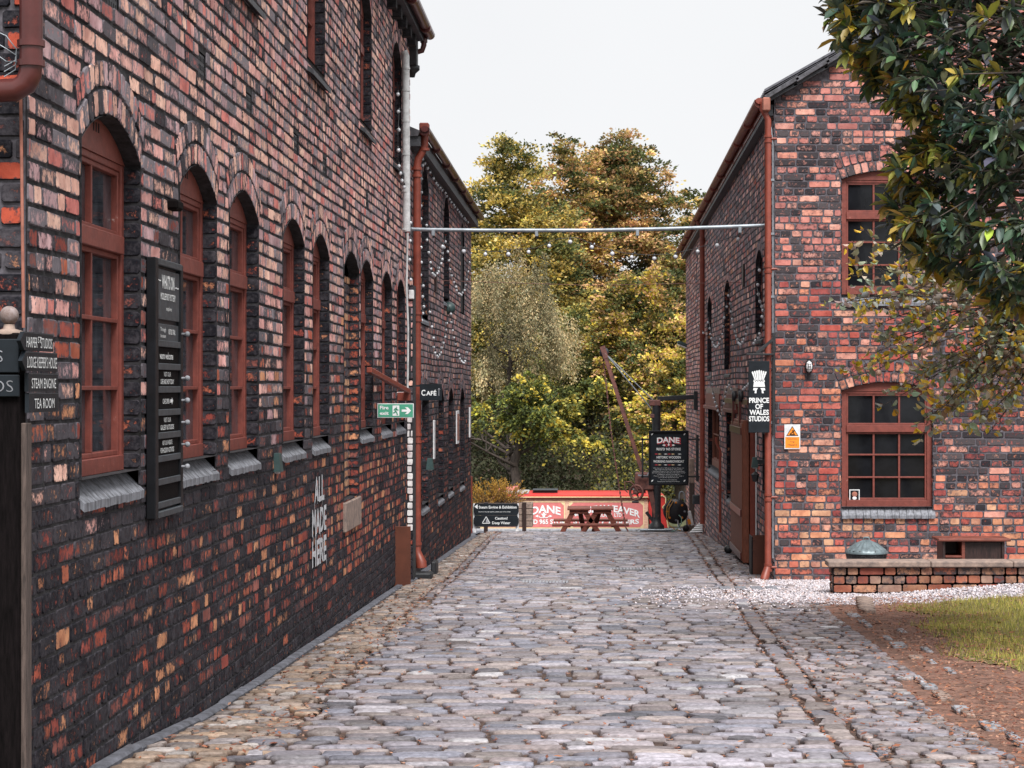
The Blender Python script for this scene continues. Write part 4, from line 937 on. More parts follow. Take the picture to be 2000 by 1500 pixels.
for i, rw in enumerate(rows_):
    hh = .108; zb = zt - hh
    B = MB(); pbox(B, Q, u0 + .125, u1 - .06, zb + .03, zt, -.017, -.008, M_SLATG if i == 0 else M_POST, .002); pbox(B, Q, u0 + .122, u1 - .05, zb, zb + .03, -.017, .002, M_SLATG, .002); sl = B.build('message_slat', t)
    T = MB()
    if i == 0: put_text(T, 'Through', Q.O, Q.U, Q.V, Q.N, uc - .10, zb + .083, .02, .13, M_LETTER, .0, -.006); put_text(T, 'the seasons', Q.O, Q.U, Q.V, Q.N, uc - .10, zb + .053, .018, .13, M_LETTER, .0, -.006); put_text(T, 'VISITOR TRAIL', Q.O, Q.U, Q.V, Q.N, uc + .11, zb + .075, .026, .17, M_LETTER, .01, -.006)
    elif i == 1: put_text(T, 'warm welcome', Q.O, Q.U, Q.V, Q.N, uc - .02, zb + .068, .034, .32, M_LETTER, .01, -.006)
    elif i == 3:
        put_text(T, 'CAFE OPEN', Q.O, Q.U, Q.V, Q.N, uc - .03, zb + .068, .024, .16, M_LETTER, .01, -.006)
        q = [(uc + .07, zb + .06), (uc + .11, zb + .06), (uc + .11, zb + .05), (uc + .14, zb + .068), (uc + .11, zb + .086), (uc + .11, zb + .076), (uc + .07, zb + .076)]; T.add([Q.p(a, b, -.006) for a, b in q], [tuple(range(7))], M_LETTER)
    elif rw:
        put_text(T, rw[0], Q.O, Q.U, Q.V, Q.N, uc, zb + .088, .022, .17 if len(rw[0]) < 12 else .24, M_LETTER, .01, -.006); put_text(T, rw[1], Q.O, Q.U, Q.V, Q.N, uc, zb + .053, .024, .32, M_LETTER, .01, -.006)
    if rw: T.build('lettering', sl)
    if i != 1 and i < 7 :
        K = MB(); c = Q.p(u1 - .04, zb + .07, 0); K.tube([c - XV * .01, c + XV * .022], .006, M_STONEG, 8); K.ball(c + XV * .032, .0135, M_STONEG, 12, 8); K.build('knob', sl)
    zt = zb
# wall lights
def wall_light(px, py, wpx, hpx, Y, label):
    c = at(px, py, Y); w_, h_ = wpx / F * Y / 2, hpx / F * Y / 2; B = MB()
    P = [(-w_ * .62, h_), (w_ * .62, h_), (w_, -h_), (-w_, -h_)]
    B.prism(Vector((0, c.y, c.z)), XV, ZV, FN, [(c.x + a, b) for a, b in P][::-1], -w_ * 1.3, w_ * 1.3, M_GREENP); B.box((c.x - w_ * .6, c.y - .02, c.z - h_ - .012), (c.x + w_ * .6, c.y + .02, c.z - h_ + .001), M_WHITE)
    B.box((-2.05 if px < CX else c.x, c.y - .03, c.z - .02), (c.x, c.y + .03, c.z + .03) if px < CX else (2.05, c.y + .03, c.z + .03), M_IRON)
    o = B.build('wall_light'); o['label'] = label; o['category'] = 'wall light'; return o
wall_light(539, 903, 25, 36, 13.9, 'dark green tapered wall light under the fourth window of the left building')
wall_light(840, 906, 15, 22, 25.6, 'dark green tapered wall light behind the red downpipe on the left')
wall_light(1474, 903, 13, 20, 25.2, 'dark green wall light beside the hanging feather sign on the right')
# stones and small fittings
B = MB(); c = at(327, 405, 10.6); B.box((-2.06, 10.35, c.z - .03), (-1.99, 10.5, c.z + .02), M_POST, .012); o = B.build('wall_bracket'); o['label'] = 'small dark stub bracket on the wall between the first two arches'; o['category'] = 'bracket'
# fire exit sign
Y = 20.4; a, b = at(737, 788, Y), at(808, 816, Y); t = thing('fire_exit_sign', ((a.x + b.x) / 2, Y, b.z), 'green Fire exit sign with running figure and right arrow', 'sign')
B = MB(); B.box((a.x, Y, b.z), (b.x, Y + .008, a.z), M_WHITE, .001); B.build('board', t); m = .007; B = MB(); B.box((a.x + m, Y - .002, b.z + m), (b.x - m, Y + .001, a.z - m), M_GREEN); B.build('green_field', t)
T = MB(); O = Vector((0, Y - .003, 0)); wS = b.x - a.x; hS = a.z - b.z; zc = (a.z + b.z) / 2
put_text(T, 'Fire', O, XV, ZV, FN, a.x + .19 * wS, zc + .22 * hS, .034, .082, M_LETTER, .03, .001); put_text(T, 'exit', O, XV, ZV, FN, a.x + .19 * wS, zc - .17 * hS, .032, .085, M_LETTER, .03, .001)
x = a.x + .42 * wS; T.add([O + XV * p + ZV * q + FN * .001 for p, q in ((x, b.z + .14 * hS), (x + .185 * wS, b.z + .14 * hS), (x + .185 * wS, a.z - .14 * hS), (x, a.z - .14 * hS))], [(0, 1, 2, 3)], M_LETTER)
xa = a.x + .67 * wS; T.add([O + XV * (xa + p * wS) + ZV * (zc + q * hS) + FN * .001 for p, q in ((0, -.08), (.15, -.08), (.09, -.24), (.17, -.24), (.26, 0), (.17, .24), (.09, .24), (.15, .08), (0, .08))], [tuple(range(9))], M_LETTER); T.build('lettering', t)
T = MB(); g = lambda p, q: O + XV * (x + p * wS) + ZV * (zc + q * hS) + FN * .002
T.add([g(.11 + .018 * math.cos(k), .24 + .05 * math.sin(k)) for k in [i * .785 for i in range(8)]], [tuple(range(8))], M_GREEN)
for pl in (((.10, .17), (.085, -.05)), ((.085, -.05), (.045, -.16), (.01, -.16)), ((.085, -.05), (.12, -.16), (.135, -.32)), ((.10, .15), (.06, .12), (.04, 0)), ((.10, .15), (.13, .04), (.165, .05))):
    for p, q in zip(pl[:-1], pl[1:]): T.bar(g(*p), g(*q), .012, .001, M_GREEN, up=FN)
T.build('running_figure', t)
B = MB(); B.bar((-2.05, Y + .02, zc), (a.x + .2, Y + .02, zc), .02, .02, M_IRON); B.build('bracket', t)
# cafe sign
Y = 24.25; a, b = at(820, 750, Y), at(863, 782, Y); t = thing('cafe_sign', ((a.x + b.x) / 2, Y, b.z), 'small black CAFE sign with up arrow projecting beside the red downpipe', 'sign')
B = MB(); B.box((a.x, Y, b.z), (b.x, Y + .012, a.z), M_BLACKS, .001); B.box((-2.05, Y + .01, a.z - .03), (a.x + .02, Y + .03, a.z - .01), M_IRON); B.build('board', t)
T = MB(); O = Vector((0, Y, 0)); zc = (a.z + b.z) / 2 - .004; wS = b.x - a.x
put_text(T, 'C', O, XV, ZV, FN, a.x + .16 * wS, zc, .066, .045, M_LETTER, .025); put_text(T, 'AFÉ', O, XV, ZV, FN, a.x + .52 * wS, zc - .006, .05, .115, M_LETTER, .025)
xa = b.x - .033; T.add([O + XV * (xa + p) + ZV * (zc + q) + FN * .003 for p, q in ((-.003, -.035), (.003, -.035), (.003, .04), (.018, .03), (.0, .052), (-.018, .03), (-.003, .04))], [tuple(range(7))], M_STONEG); T.build('lettering', t)
# steel guards
for sx, px0, px1, py0, py1, Y, lab in ((-1, 768, 802, 1028, 1147, 22.45, 'rust brown steel corner guard standing against the left wall beside the downpipe'), (1, 1470, 1497, 1045, 1118, 24.9, 'rust brown steel guard at the right wall behind the downpipe')):
    a, b = at(px0, py0, Y), at(px1, py1, Y); B = MB(); B.box((a.x, Y, b.z - .02), (b.x, Y + .012, a.z), M_GUARD, .003); B.box((a.x - .012, Y - .004, b.z - .02), (a.x + .003, Y + .4, a.z - .02), M_BLACK, .002)
    for z in (a.z - .06, b.z + .25): B.box((a.x, Y - .012, z), (a.x + .03, Y, z + .012), M_GUARD)
    o = B.build('steel_guard'); o['label'] = lab; o['category'] = 'guard plate'
# red wooden strut across the far windows, lamp at the corner
B = MB(); B.bar(P1.p(19.55, 2.36, .03), P1.p(22.9, 2.16, .10), .05, .05, M_PIPE, bev=.006); B.box((-2.06, 22.8, 2.06), (-1.93, 23.0, 2.15), M_PIPE, .006); o = B.build('timber_strut'); o['label'] = 'red painted timber strut slanting across the far windows above the fire exit sign'; o['category'] = 'strut'
t = thing('security_lamp', (-2.0, 23.4, 2.15), 'small white security lamp at the corner above the fire exit sign', 'lamp')
B = MB(); c = at(782, 772, 23.2); B.box((c.x - .05, 23.15, c.z - .015), (c.x + .055, 23.3, c.z + .035), M_WHITE, .01); B.build('housing', t); B = MB(); B.ball((c.x + .07, 23.22, c.z - .03), .03, M_IRON, 10, 8); B.tube([(c.x + .07, 23.22, c.z - .03), (c.x + .09, 23.25, c.z + .06)], .01, M_WHITE, 8); B.build('sensor', t)
B = MB(); c = at(803, 575, 23.8); B.box((c.x - .03, 23.8, c.z - .05), (c.x + .03, 23.85, c.z + .05), M_WHITE, .006); o = B.build('junction_box'); o['label'] = 'small white junction box high on the left building corner'; o['category'] = 'junction box'
# pipe across the street
t = thing('overhead_pipe', (0, 24.1, 3.97), 'galvanised pipe spanning the street high between both buildings', 'pipe')
pts = [at(px, py, 24.1) for px, py in ((792, 447), (830, 448.5), (950, 450), (1150, 450), (1300, 447), (1420, 443), (1497, 440))]; B = MB(); B.tube(pts, .0215, M_GREYPIPE, 10); B.build('tube', t)
for px, py in ((846, 452), (1048, 453), (1245, 452), (1445, 446)): B = MB(); c = at(px, py, 24.1); B.box((c.x - .018, 24.08, c.z - .05), (c.x + .018, 24.13, c.z + .02), M_GREYPIPE, .004); B.tube([c - ZV * .05, c - ZV * .075], .008, M_IRON, 6); B.build('clamp', t)
# wires and tie plates
B = MB(); B.tube([(-2.03, 28.1, 3.60), (0, 28.3, 3.545), (2.03, 28.6, 3.60)], .0035, M_RUST, 5); o = B.build('tie_wire'); o['label'] = 'thin rusty wire stretched across the street between two iron wall plates'; o['category'] = 'wire'
for P, u, zc_, lab in ((P1, 28.1, 3.62, 'upright iron tie plate on the far left wall'), (P2, -28.6, 3.70, 'upright iron tie plate on the right side wall')):
    B = MB(); pbox(B, P, u - .1, u + .1, zc_ - .16, zc_ + .14, .005, .03, M_WOODD, .004); o = B.build('tie_plate'); o['label'] = lab; o['category'] = 'wall plate'
P_ = P1; B = MB(); c = P1.p(30.4, 3.32, .04); B.ball(c, .09, M_GREENP, 12, 8); B.tube([P1.p(30.4, 3.42, 0), c], .02, M_IRON, 6); o = B.build('gas_lamp'); o['label'] = 'small dark round lamp below the second upper window of the far left wall'; o['category'] = 'lamp'
for u, z, w_, h_, lab in ((29.05, 0, 0, 0, None), (27.75, 1.53, .20, .50, 'narrow white notice on the far left wall beside the downpipe'), (32.6, 1.60, .55, .50, 'tall pale framed poster on the far left wall between arches'), (35.9, 1.62, .3, .5, 'thin white notice at the far end of the left wall')):
    if lab:
        B = MB(); pbox(B, P1, u - w_ / 2, u + w_ / 2, z - h_ / 2, z + h_ / 2, .012, .03, M_WHITE, .003)
        if w_ > .4: pbox(B, P1, u - w_ / 2 + .07, u + w_ / 2 - .07, z - h_ / 2 + .05, z + h_ / 2 - .05, .03, .032, M_PINK, 0)
        o = B.build('wall_notice'); o['label'] = lab; o['category'] = 'notice'

# ------------------------------------------------------------------ string lights
BULB = None
def festoon(path, nb, label, group, r=.0155):
    """path: list of points; bulbs hang from the cable"""
    global BULB
    path = [Vector(p) for p in path]; t = thing('string_lights', path[0], label, 'string lights', group)
    fine = []
    for a, b in zip(path[:-1], path[1:]):
        for k in range(8): fine.append(a.lerp(b, k / 8))
    fine.append(path[-1]); B = MB(); B.tube(fine, .004, M_IRON, 5); B.build('cable', t)
    L = [0]
    for a, b in zip(fine[:-1], fine[1:]): L.append(L[-1] + (b - a).length)
    for k in range(nb):
        s_ = L[-1] * (k + .5) / nb; i = max(j for j in range(len(L)) if L[j] <= s_); i = min(i, len(fine) - 2); p = fine[i].lerp(fine[i + 1], (s_ - L[i]) / max(1e-6, L[i + 1] - L[i]))
        if BULB is None:
            B = MB(); B.lathe((0, 0, 0), [(.001, -.085), (.018, -.08), (.03, -.06), (.028, -.042), (.016, -.026)], M_BULB, 10); B.lathe((0, 0, 0), [(.016, -.028), (.016, .004), (.006, .012), (.001, .013)], M_IRON, 8)
            o = B.build('bulb'); BULB = o
        else: o = BULB.copy(); sc.collection.objects.link(o)
        o.parent = t; o.location = p - t.location; s2 = R.uniform(.92, 1.08) * r / .024; o.scale = (s2,) * 3; o.rotation_euler = (R.uniform(-.3, .3), R.uniform(-.3, .3), 0)
def wallpts(px_py, a): 
    out = []
    for px, py in px_py: Y = F * a / abs(px - CX); out.append((math.copysign(a, px - CX), Y, ZC + (CY - py) / F * Y))
    return out
def swag(pts, n=7):          # smooth quadratic through three points
    (x0, y0), (x1, y1), (x2, y2) = pts; return [((1 - t) ** 2 * x0 + 2 * t * (1 - t) * (2 * x1 - (x0 + x2) / 2) + t * t * x2, (1 - t) ** 2 * y0 + 2 * t * (1 - t) * (2 * y1 - (y0 + y2) / 2) + t * t * y2) for t in [i / n for i in range(n + 1)]]
GL_ = 'festoon lights draped on the left walls'; GR_ = 'festoon lights draped on the right wall'
a = 1.99
festoon(wallpts([(776, 160), (780, 210), (777, 262), (777, 312), (787, 350), (800, 392), (803, 440), (801, 500), (803, 560)], a), 15, 'festoon bulbs running down beside the weathered white pipe', GL_)
festoon(wallpts([(822, 300), (840, 330), (850, 352), (866, 368), (882, 392), (900, 415), (914, 432)], a), 22, 'festoon bulbs following the sloping eaves gutter on the left', GL_)
festoon(wallpts(swag([(832, 420), (847, 533), (870, 462)]), a), 16, 'upper swag of bulbs nearest the red downpipe, left wall', GL_)
festoon(wallpts(swag([(872, 478), (898, 572), (917, 500)]), a), 16, 'upper swag of bulbs at the far end of the left wall', GL_)
festoon(wallpts(swag([(840, 590), (854, 692), (874, 620)]), a), 14, 'lower swag of bulbs nearest the red downpipe, left wall', GL_)
festoon(wallpts(swag([(878, 600), (902, 705), (917, 640)]), a), 16, 'lower swag of bulbs at the far end of the left wall', GL_)
festoon(wallpts([(826, 305), (823, 380), (820, 450), (822, 520), (828, 590), (818, 655)], a), 16, 'festoon bulbs hanging straight down behind the red downpipe', GL_)
a = 1.97
festoon(wallpts([(1362, 492), (1360, 535), (1362, 600), (1366, 640), (1374, 648)], a), 8, 'bulbs hanging down at the far red downpipe on the right', GR_)
festoon(wallpts(swag([(1383, 620), (1402, 674), (1420, 584)]), a), 15, 'swag of bulbs between the two farther slit windows on the right', GR_)
festoon(wallpts(swag([(1423, 565), (1445, 668), (1466, 590)]), a), 17, 'swag of bulbs between the middle and nearest slit windows on the right', GR_)
festoon(wallpts([(1483, 508), (1478, 560), (1485, 590), (1492, 604), (1483, 650), (1472, 668)], a), 12, 'bulbs across the nearest slit window on the right', GR_)
festoon(wallpts([(1390, 728), (1391, 760), (1400, 790), (1407, 812), (1416, 770), (1424, 745), (1435, 775), (1446, 782), (1452, 755), (1470, 740)], a), 26, 'tangle of bulbs over the lintels and sliding door', GR_)
pts = [at(px, py, 28) for px, py in ((845, 470), (900, 482), (960, 492), (1048, 484), (1090, 466), (1127, 464), (1170, 482), (1217, 494), (1264, 498), (1310, 496), (1357, 486), (1420, 466), (1463, 455))]
festoon(pts, 15, 'sparse string of bulbs sagging across the open street below the pipe', 'festoon lights over the street', .022)

# ------------------------------------------------------------------ hanging sign, lamps and notices, right side
Y = 23.86; a, b = at(1462, 705, Y), at(1503, 845, Y); t = thing('hanging_sign', (b.x, Y, b.z), 'tall black hanging sign with white three feather crest, PRINCE OF WALES STUDIOS', 'sign')
B = MB(); B.box((a.x, Y - .012, b.z), (b.x, Y + .012, a.z), M_BLACKS, .003); B.build('board', t)
T = MB(); O = Vector((0, Y - .012, 0)); xc = (a.x + b.x) / 2
for s_, py, wd in (('PRINCE', 781.5, .222), ('OF', 793.5, .085), ('WALES', 805, .215), ('STUDIOS', 817.5, .225)): put_text(T, s_, O, XV, ZV, FN, xc, ZC + (CY - py) / F * Y, .056, wd, M_LETTER, .03)
T.build('lettering', t)
T = MB(); q = lambda p, z: O + XV * (xc + p) + ZV * (ZC + (CY - z) / F * Y) + FN * .003
for k in range(-3, 4):                                # fan of plumes over a coronet
    x0, x1 = k * .0135, k * .0245 ; w0, w1 = .0052, .0098; top_ = 722 + abs(k) * 1.0
    T.add([q(x0 - w0, 744), q(x0 + w0, 744), q(x1 + w1, top_ + 2), q(x1 + w1 * .2, top_), q(x1 - w1, top_ + 2)], [(0, 1, 2, 3, 4)], M_LETTER)
T.add([q(-.056, 745.5), q(.056, 745.5), q(.066, 755.5), q(-.066, 755.5)][::-1], [(0, 1, 2, 3)], M_LETTER)
for k in (-2, -1, 0, 1, 2): T.add([q(k * .027 - .011, 745.6), q(k * .027 + .011, 745.6), q(k * .029, 741)], [(0, 1, 2)], M_LETTER)
for sx in (-1, 1):
    T.add([q(sx * p, z) for p, z in ((.012, 758), (.062, 757.5), (.068, 762), (.045, 763), (.052, 768), (.03, 768), (.028, 762))][::sx], [tuple(range(7))], M_LETTER)
T.build('crest', t)
B = MB(); c0 = at(1511, 650, Y + .06); x_ = c0.x; B.box((x_ - .016, Y + .04, ZC + (CY - 850) / F * Y), (x_ + .016, Y + .07, c0.z), M_IRON, .003)
z_ = ZC + (CY - 692) / F * Y; B.box((at(1458, 692, Y).x, Y - .012, z_ - .011), (x_, Y + .03, z_ + .011), M_IRON, .003); B.bar(at(1478, 690, Y + .02), at(1512, 660, Y + .05), .018, .03, M_IRON)
for px in (1469, 1496): B.tube([at(px, 693, Y), at(px, 706, Y)], .004, M_IRON, 6)
for py in (720, 828): B.tube([at(1502, py, Y), at(1511, py, Y + .05)], .004, M_IRON, 6)
B.build('bracket', t)
t = thing('bulkhead_lamp', at(1580, 717, 23.95), 'oval bulkhead lamp with wire guard on the gable wall', 'wall lamp'); c = at(1580, 716, 23.94)
B = MB(); B.lathe(c, [(.001, -.03), (.045, -.03), (.046, .02), (.04, .03)], M_IRON, 20, axis=FN, sx=1, sy=1.75); B.build('housing', t)
B = MB(); B.lathe(c, [(.036, .026), (.03, .045), (.015, .058), (.001, .062)], M_WHITE, 20, axis=FN, sx=1, sy=1.8); B.build('glass', t)
B = MB(); 
for dx in (-.012, .012): B.tube([c + Vector((dx, -.03, -.065)), c + Vector((dx, -.068, 0)), c + Vector((dx, -.03, .065))], .003, M_IRON, 6)
for dz in (-.03, .0, .03): B.tube([c + Vector((-.038, -.03, dz)), c + Vector((0, -.07, dz)), c + Vector((.038, -.03, dz))], .003, M_IRON, 6)
B.build('wire_guard', t)
Y = 23.97; a, b = at(1532, 829, Y), at(1563, 877, Y); t = thing('warning_sign', ((a.x + b.x) / 2, Y, b.z), 'white and orange Caution Trip Hazard warning sign on the gable', 'sign')
B = MB(); B.box((a.x, Y, b.z), (b.x, Y + .006, a.z), M_WHITE, .001); B.build('board', t); O = Vector((0, Y, 0)); T = MB(); xc = (a.x + b.x) / 2
T.add([(a.x + .01, Y - .0015, b.z + .012), (b.x - .01, Y - .0015, b.z + .012), (b.x - .01, Y - .0015, a.z - .14), (a.x + .01, Y - .0015, a.z - .14)], [(0, 1, 2, 3)], M_ORANGE)
q = lambda s_, k: [(xc - s_, Y - k, a.z - .13 + .003 + (.068 - s_) * .6), (xc + s_, Y - k, a.z - .13 + .003 + (.068 - s_) * .6), (xc, Y - k, a.z - .018 - (.068 - s_) * 1.1)]
T.add(q(.068, .0015), [(0, 1, 2)], M_BLACK); T.add(q(.056, .0025), [(0, 1, 2)], M_ORANGE)
for p0, p1 in (((-.022, -.104), (.008, -.082)), ((.008, -.082), (.024, -.066)), ((.004, -.078), (.02, -.104)), ((.016, -.07), (-.006, -.07)), ((-.03, -.112), (.03, -.112))): T.bar((xc + p0[0], Y - .004, a.z + p0[1]), (xc + p1[0], Y - .004, a.z + p1[1]), .009, .001, M_BLACK, up=FN)
for s_, dz, wd in (('Caution', .158, .11), ('Trip', .192, .05), ('Hazard', .226, .10)): put_text(T, s_, O, XV, ZV, FN, xc, a.z - dz, .018, wd, M_RUST, .0, .003)
T.build('lettering', t)
t = thing('window_sticker', at(1667, 968, 24.0), 'small white edged picture sticker in the lower left window pane of the gable', 'sticker'); Y = 24.045; a, b = at(1659, 956, Y), at(1679, 980, Y)
B = MB(); B.box((a.x, Y, b.z), (b.x, Y + .003, a.z), M_WHITE); B.box((a.x + .01, Y - .001, b.z + .01), (b.x - .01, Y + .001, a.z - .01), M_BLACK); B.build('card', t)
B = MB(); B.ball(((a.x + b.x) / 2, Y - .001, a.z - .055), .032, M_PINK, 10, 6, (1, .03, 1)); B.ball(((a.x + b.x) / 2, Y - .002, b.z + .04), .026, M_WHITE, 10, 6, (1, .03, .7)); B.build('picture', t)
# floodlight at the far corner
Y = 45.9; t = thing('floodlight', at(1340, 672, Y), 'grey floodlight on the far corner of the right building', 'floodlight'); c = at(1334, 672, Y)
B = MB(); B.obox(c, Vector((.92, 0, -.38)).normalized(), YV, Vector((.38, 0, .92)).normalized(), .13, .1, .035, M_GREENP, .02); B.obox(c + Vector((-.02, 0, -.045)), Vector((.92, 0, -.38)).normalized(), YV, Vector((.38, 0, .92)).normalized(), .11, .08, .012, M_WHITE, .004); B.build('head', t)
B = MB(); B.bar(c + Vector((.1, 0, 0)), (2.05, Y, c.z - .02), .03, .03, M_IRON); B.build('arm', t)
t = thing('wall_lantern', P2.p(-25.3, 1.3), 'black iron lantern beside the nearest doorway on the right wall', 'lantern'); c = at(1475, 930, 25.2)
B = MB(); B.lathe(c, [(.001, .06), (.05, .02), (.045, .01), (.03, -.06), (.001, -.07)], M_IRON, 6, smooth=False); B.tube([c + ZV * .05, c + Vector((0, 0, .12)), (2.04, 25.2, c.z + .13)], .008, M_IRON, 6); B.build('body', t)
B = MB(); c = P2.p(-30.2, G(30) + .06, .12); B.lathe(c, [(.001, -.09), (.055, -.09), (.055, .09), (.001, .09)], M_IRON, 14, axis=YV); o = B.build('rubber_buffer'); o['label'] = 'short black roller buffer on the setts at the foot of the sliding door'; o['category'] = 'door buffer'

# ------------------------------------------------------------------ yard things: dustbin and cabinet
Yb = 22.4; px_m = F / Yb; c = at(1692, 1100, Yb); zb = GX(c.x, Yb); t = thing('dustbin', (c.x, Yb, zb), 'round metal dustbin with fluted grey lid and black bag behind the yard wall', 'dustbin')
B = MB(); n = 40; prof = [(.17, 0), (.195, .2), (.205, .36), (.215, .42), (.214, .45), (.205, .47)]
vs = []; 
for r_, z in prof:
    for k in range(n): an = 6.2832 * k / n; rr = r_ * (1 + .03 * math.sin(k * 2.7 + z * 20) + .02 * R.uniform(-1, 1)); vs.append((c.x + rr * math.cos(an), Yb + rr * math.sin(an), zb + z * .79))
B.add(vs, [(i * n + k, i * n + (k + 1) % n, (i + 1) * n + (k + 1) % n, (i + 1) * n + k) for i in range(len(prof) - 1) for k in range(n)], M_BAG, True); B.build('bagged_body', t)
B = MB(); n = 80; vs = []; prof = [(.223, .425, 0), (.222, .45, 0), (.20, .475, .5), (.12, .545, 1), (.045, .59, .6), (.001, .60, 0)]
for r_, z, f_ in prof:
    for k in range(n): an = 6.2832 * k / n; vs.append((c.x + r_ * math.cos(an), Yb + r_ * math.sin(an), zb + z * .79 + .007 * f_ * math.cos(an * 20)))
B.add(vs, [(i * n + k, i * n + (k + 1) % n, (i + 1) * n + (k + 1) % n, (i + 1) * n + k) for i in range(len(prof) - 1) for k in range(n)], M_LEAD, True); l_ = B.build('lid', t)
B = MB(); B.tube([(c.x - .03, Yb, zb + .468), (c.x - .025, Yb, zb + .50), (c.x + .025, Yb, zb + .50), (c.x + .03, Yb, zb + .468)], .009, M_LEAD, 8); B.build('handle', l_)
Yb = 22.3; a, b = at(1832, 1052, Yb), at(1974, 1062, Yb); zg = GX(a.x, Yb); t = thing('low_cabinet', ((a.x + b.x) / 2, Yb, zg), 'dark stained wooden cabinet with open shelf end behind the yard wall', 'cabinet')
B = MB(); B.box((a.x, Yb - .02, a.z - .03), (b.x, Yb + .42, a.z), M_WOODR, .01); B.build('top', t)
x0, x1 = a.x + .05, b.x - .06; B = MB(); B.box((x0, Yb + .02, zg - .02), (x0 + .03, Yb + .38, a.z - .03), M_WOODD, .004); B.box((x0 + .2, Yb + .02, zg), (x0 + .235, Yb + .38, a.z - .03), M_WOODR, .004); B.box((x1 - .03, Yb + .02, zg), (x1, Yb + .38, a.z - .03), M_WOODD, .004); B.box((x0, Yb + .36, zg), (x1, Yb + .38, a.z - .03), M_WOODD); B.build('carcass', t)
B = MB(); B.box((x0 + .235, Yb + .04, zg), (x1 - .03, Yb + .06, a.z - .04), M_WOODD, .002); B.build('front_panel', t)
B = MB(); B.box((x0 + .03, Yb + .02, a.z - .20), (x0 + .2, Yb + .36, a.z - .18), M_WOODR, .003); B.build('shelf', t)

# ------------------------------------------------------------------ canal side: boat
YB = 50.6; S_ = YB / F
def bx(px): return (px - CX) * S_
def bz(py): return ZC + (CY - py) * S_
t = thing('narrowboat', (bx(1100), YB + 1, WATER_Z), 'red and cream painted canal narrowboat moored behind the picnic table', 'narrowboat')
B = MB(); xL, xR = bx(985), bx(1266); B.prism(Vector((0, 0, 0)), XV, ZV, FN, [(-9, WATER_Z - .3), (bx(1330), WATER_Z - .3), (bx(1345), WATER_Z + .22), (-9.3, WATER_Z + .22)], -(YB + 2.1), -(YB - .08), M_BOATB); B.build('hull', t)
B = MB(); yt = .10                                      # cabin side leans in slightly
B.prism(Vector((0, 0, 0)), Vector((0, -1, 0)), ZV, XV, [(-(YB + 1.95), WATER_Z + .20), (-YB, WATER_Z + .20), (-(YB + yt), bz(973)), (-(YB + 1.85), bz(973))], xL, xR, M_BOATT); B.build('cabin', t)
B = MB(); B.prism(Vector((0, 0, 0)), Vector((0, -1, 0)), ZV, XV, [(-(YB + 1.95), bz(973)), (-(YB + .04), bz(973.5)), (-(YB + .04), bz(968)), (-(YB + .5), bz(963.5)), (-(YB + 1.4), bz(963.5))], xL - .05, xR + .05, M_BOATR)
B.box((xL, YB + .02, bz(972)), (xR, YB + .04, bz(970)), M_BOATY); B.build('roof', t)
lean = lambda z: YB + yt * (z - (WATER_Z + .2)) / (bz(973) - WATER_Z - .2) 
Qb = Panel((0, YB, 0), (1, 0, 0), (0, -1, 0)); Qb.V = Vector((0, yt, bz(973) - WATER_Z - .2)).normalized(); vb = lambda py: (bz(py) - WATER_Z - .2) / Qb.V.z; Qb.O = Vector((0, YB, WATER_Z + .2)); Qb.N = XV.cross(Qb.V)
def bpanel(xa, xb, ya, yb, lines):
    B = MB(); B.obox(Qb.p((bx(xa) + bx(xb)) / 2, (vb(ya) + vb(yb)) / 2, .004), Qb.U, Qb.V, Qb.N, (bx(xb) - bx(xa)) / 2, (vb(ya) - vb(yb)) / 2, .004, M_BOATP)
    for a, b, c, d in ((xa - 2, xb + 2, yb - 2.2, yb - .4), (xa - 2, xb + 2, ya + .4, ya + 2.2), (xa - 2.2, xa - .4, ya, yb), (xb + .4, xb + 2.2, ya, yb)):
        B.add([Qb.p(bx(a), vb(max(c, d)), .010), Qb.p(bx(b), vb(max(c, d)), .010), Qb.p(bx(b), vb(min(c, d)), .010), Qb.p(bx(a), vb(min(c, d)), .010)], [(0, 1, 2, 3)], M_BOATY)
    for cx_, cy_, sx, sy in ((xa, yb, 1, -1), (xb, yb, -1, -1), (xa, ya, 1, 1), (xb, ya, -1, 1)):
        f = [Qb.p(bx(cx_), vb(cy_), .011), Qb.p(bx(cx_ + 6 * sx), vb(cy_), .011), Qb.p(bx(cx_), vb(cy_ - 6 * sy), .011)]; B.add(f if sx * sy > 0 else f[::-1], [(0, 1, 2)], M_BOATY)
    p = B.build('painted_panel', t); T = MB()
    for s_, px, py, h, wd, arc in lines:
        k = arc / (wd / 2) ** 2 if arc else 0
        put_text(T, s_, Qb.O, Qb.U, Qb.V, Qb.N, bx(px), vb(py), h * S_, wd * S_, M_LETTER, .03, .014, warp=(lambda X, Y_, k=k: (X, Y_ - k * (X / S_) ** 2 * S_)) if arc else None)
    return p, T
p, T = bpanel(940, 1101, 1030, 982, [('DANE', 1066, 994, 15, 58, 5), ("REG'D 965 STOKE", 1064, 1019, 9, 92, 0)])
q = lambda px, py: Qb.p(bx(px), vb(py), .014)
for sx in (-1, 1):
    pts = [q(1062 + sx * (5 + 4.5 * math.cos(k * .6)), 1008 + 3.6 * math.sin(k * .6)) for k in range(9)]
    for a_, b_ in zip(pts[:-1], pts[1:]): T.bar(a_, b_, 1.6 * S_, .001, M_LETTER, up=Qb.N)
    f = [q(1062 + sx * 17, 1008.5), q(1062 + sx * 11, 1005.5), q(1062 + sx * 11, 1011)]; T.add(f if sx < 0 else f[::-1], [(0, 1, 2)], M_LETTER)
T.add([q(1062, 1000), q(1058.5, 1006), q(1062, 1013), q(1065.5, 1006)], [(0, 1, 2, 3)], M_LETTER); T.build('lettering', p)
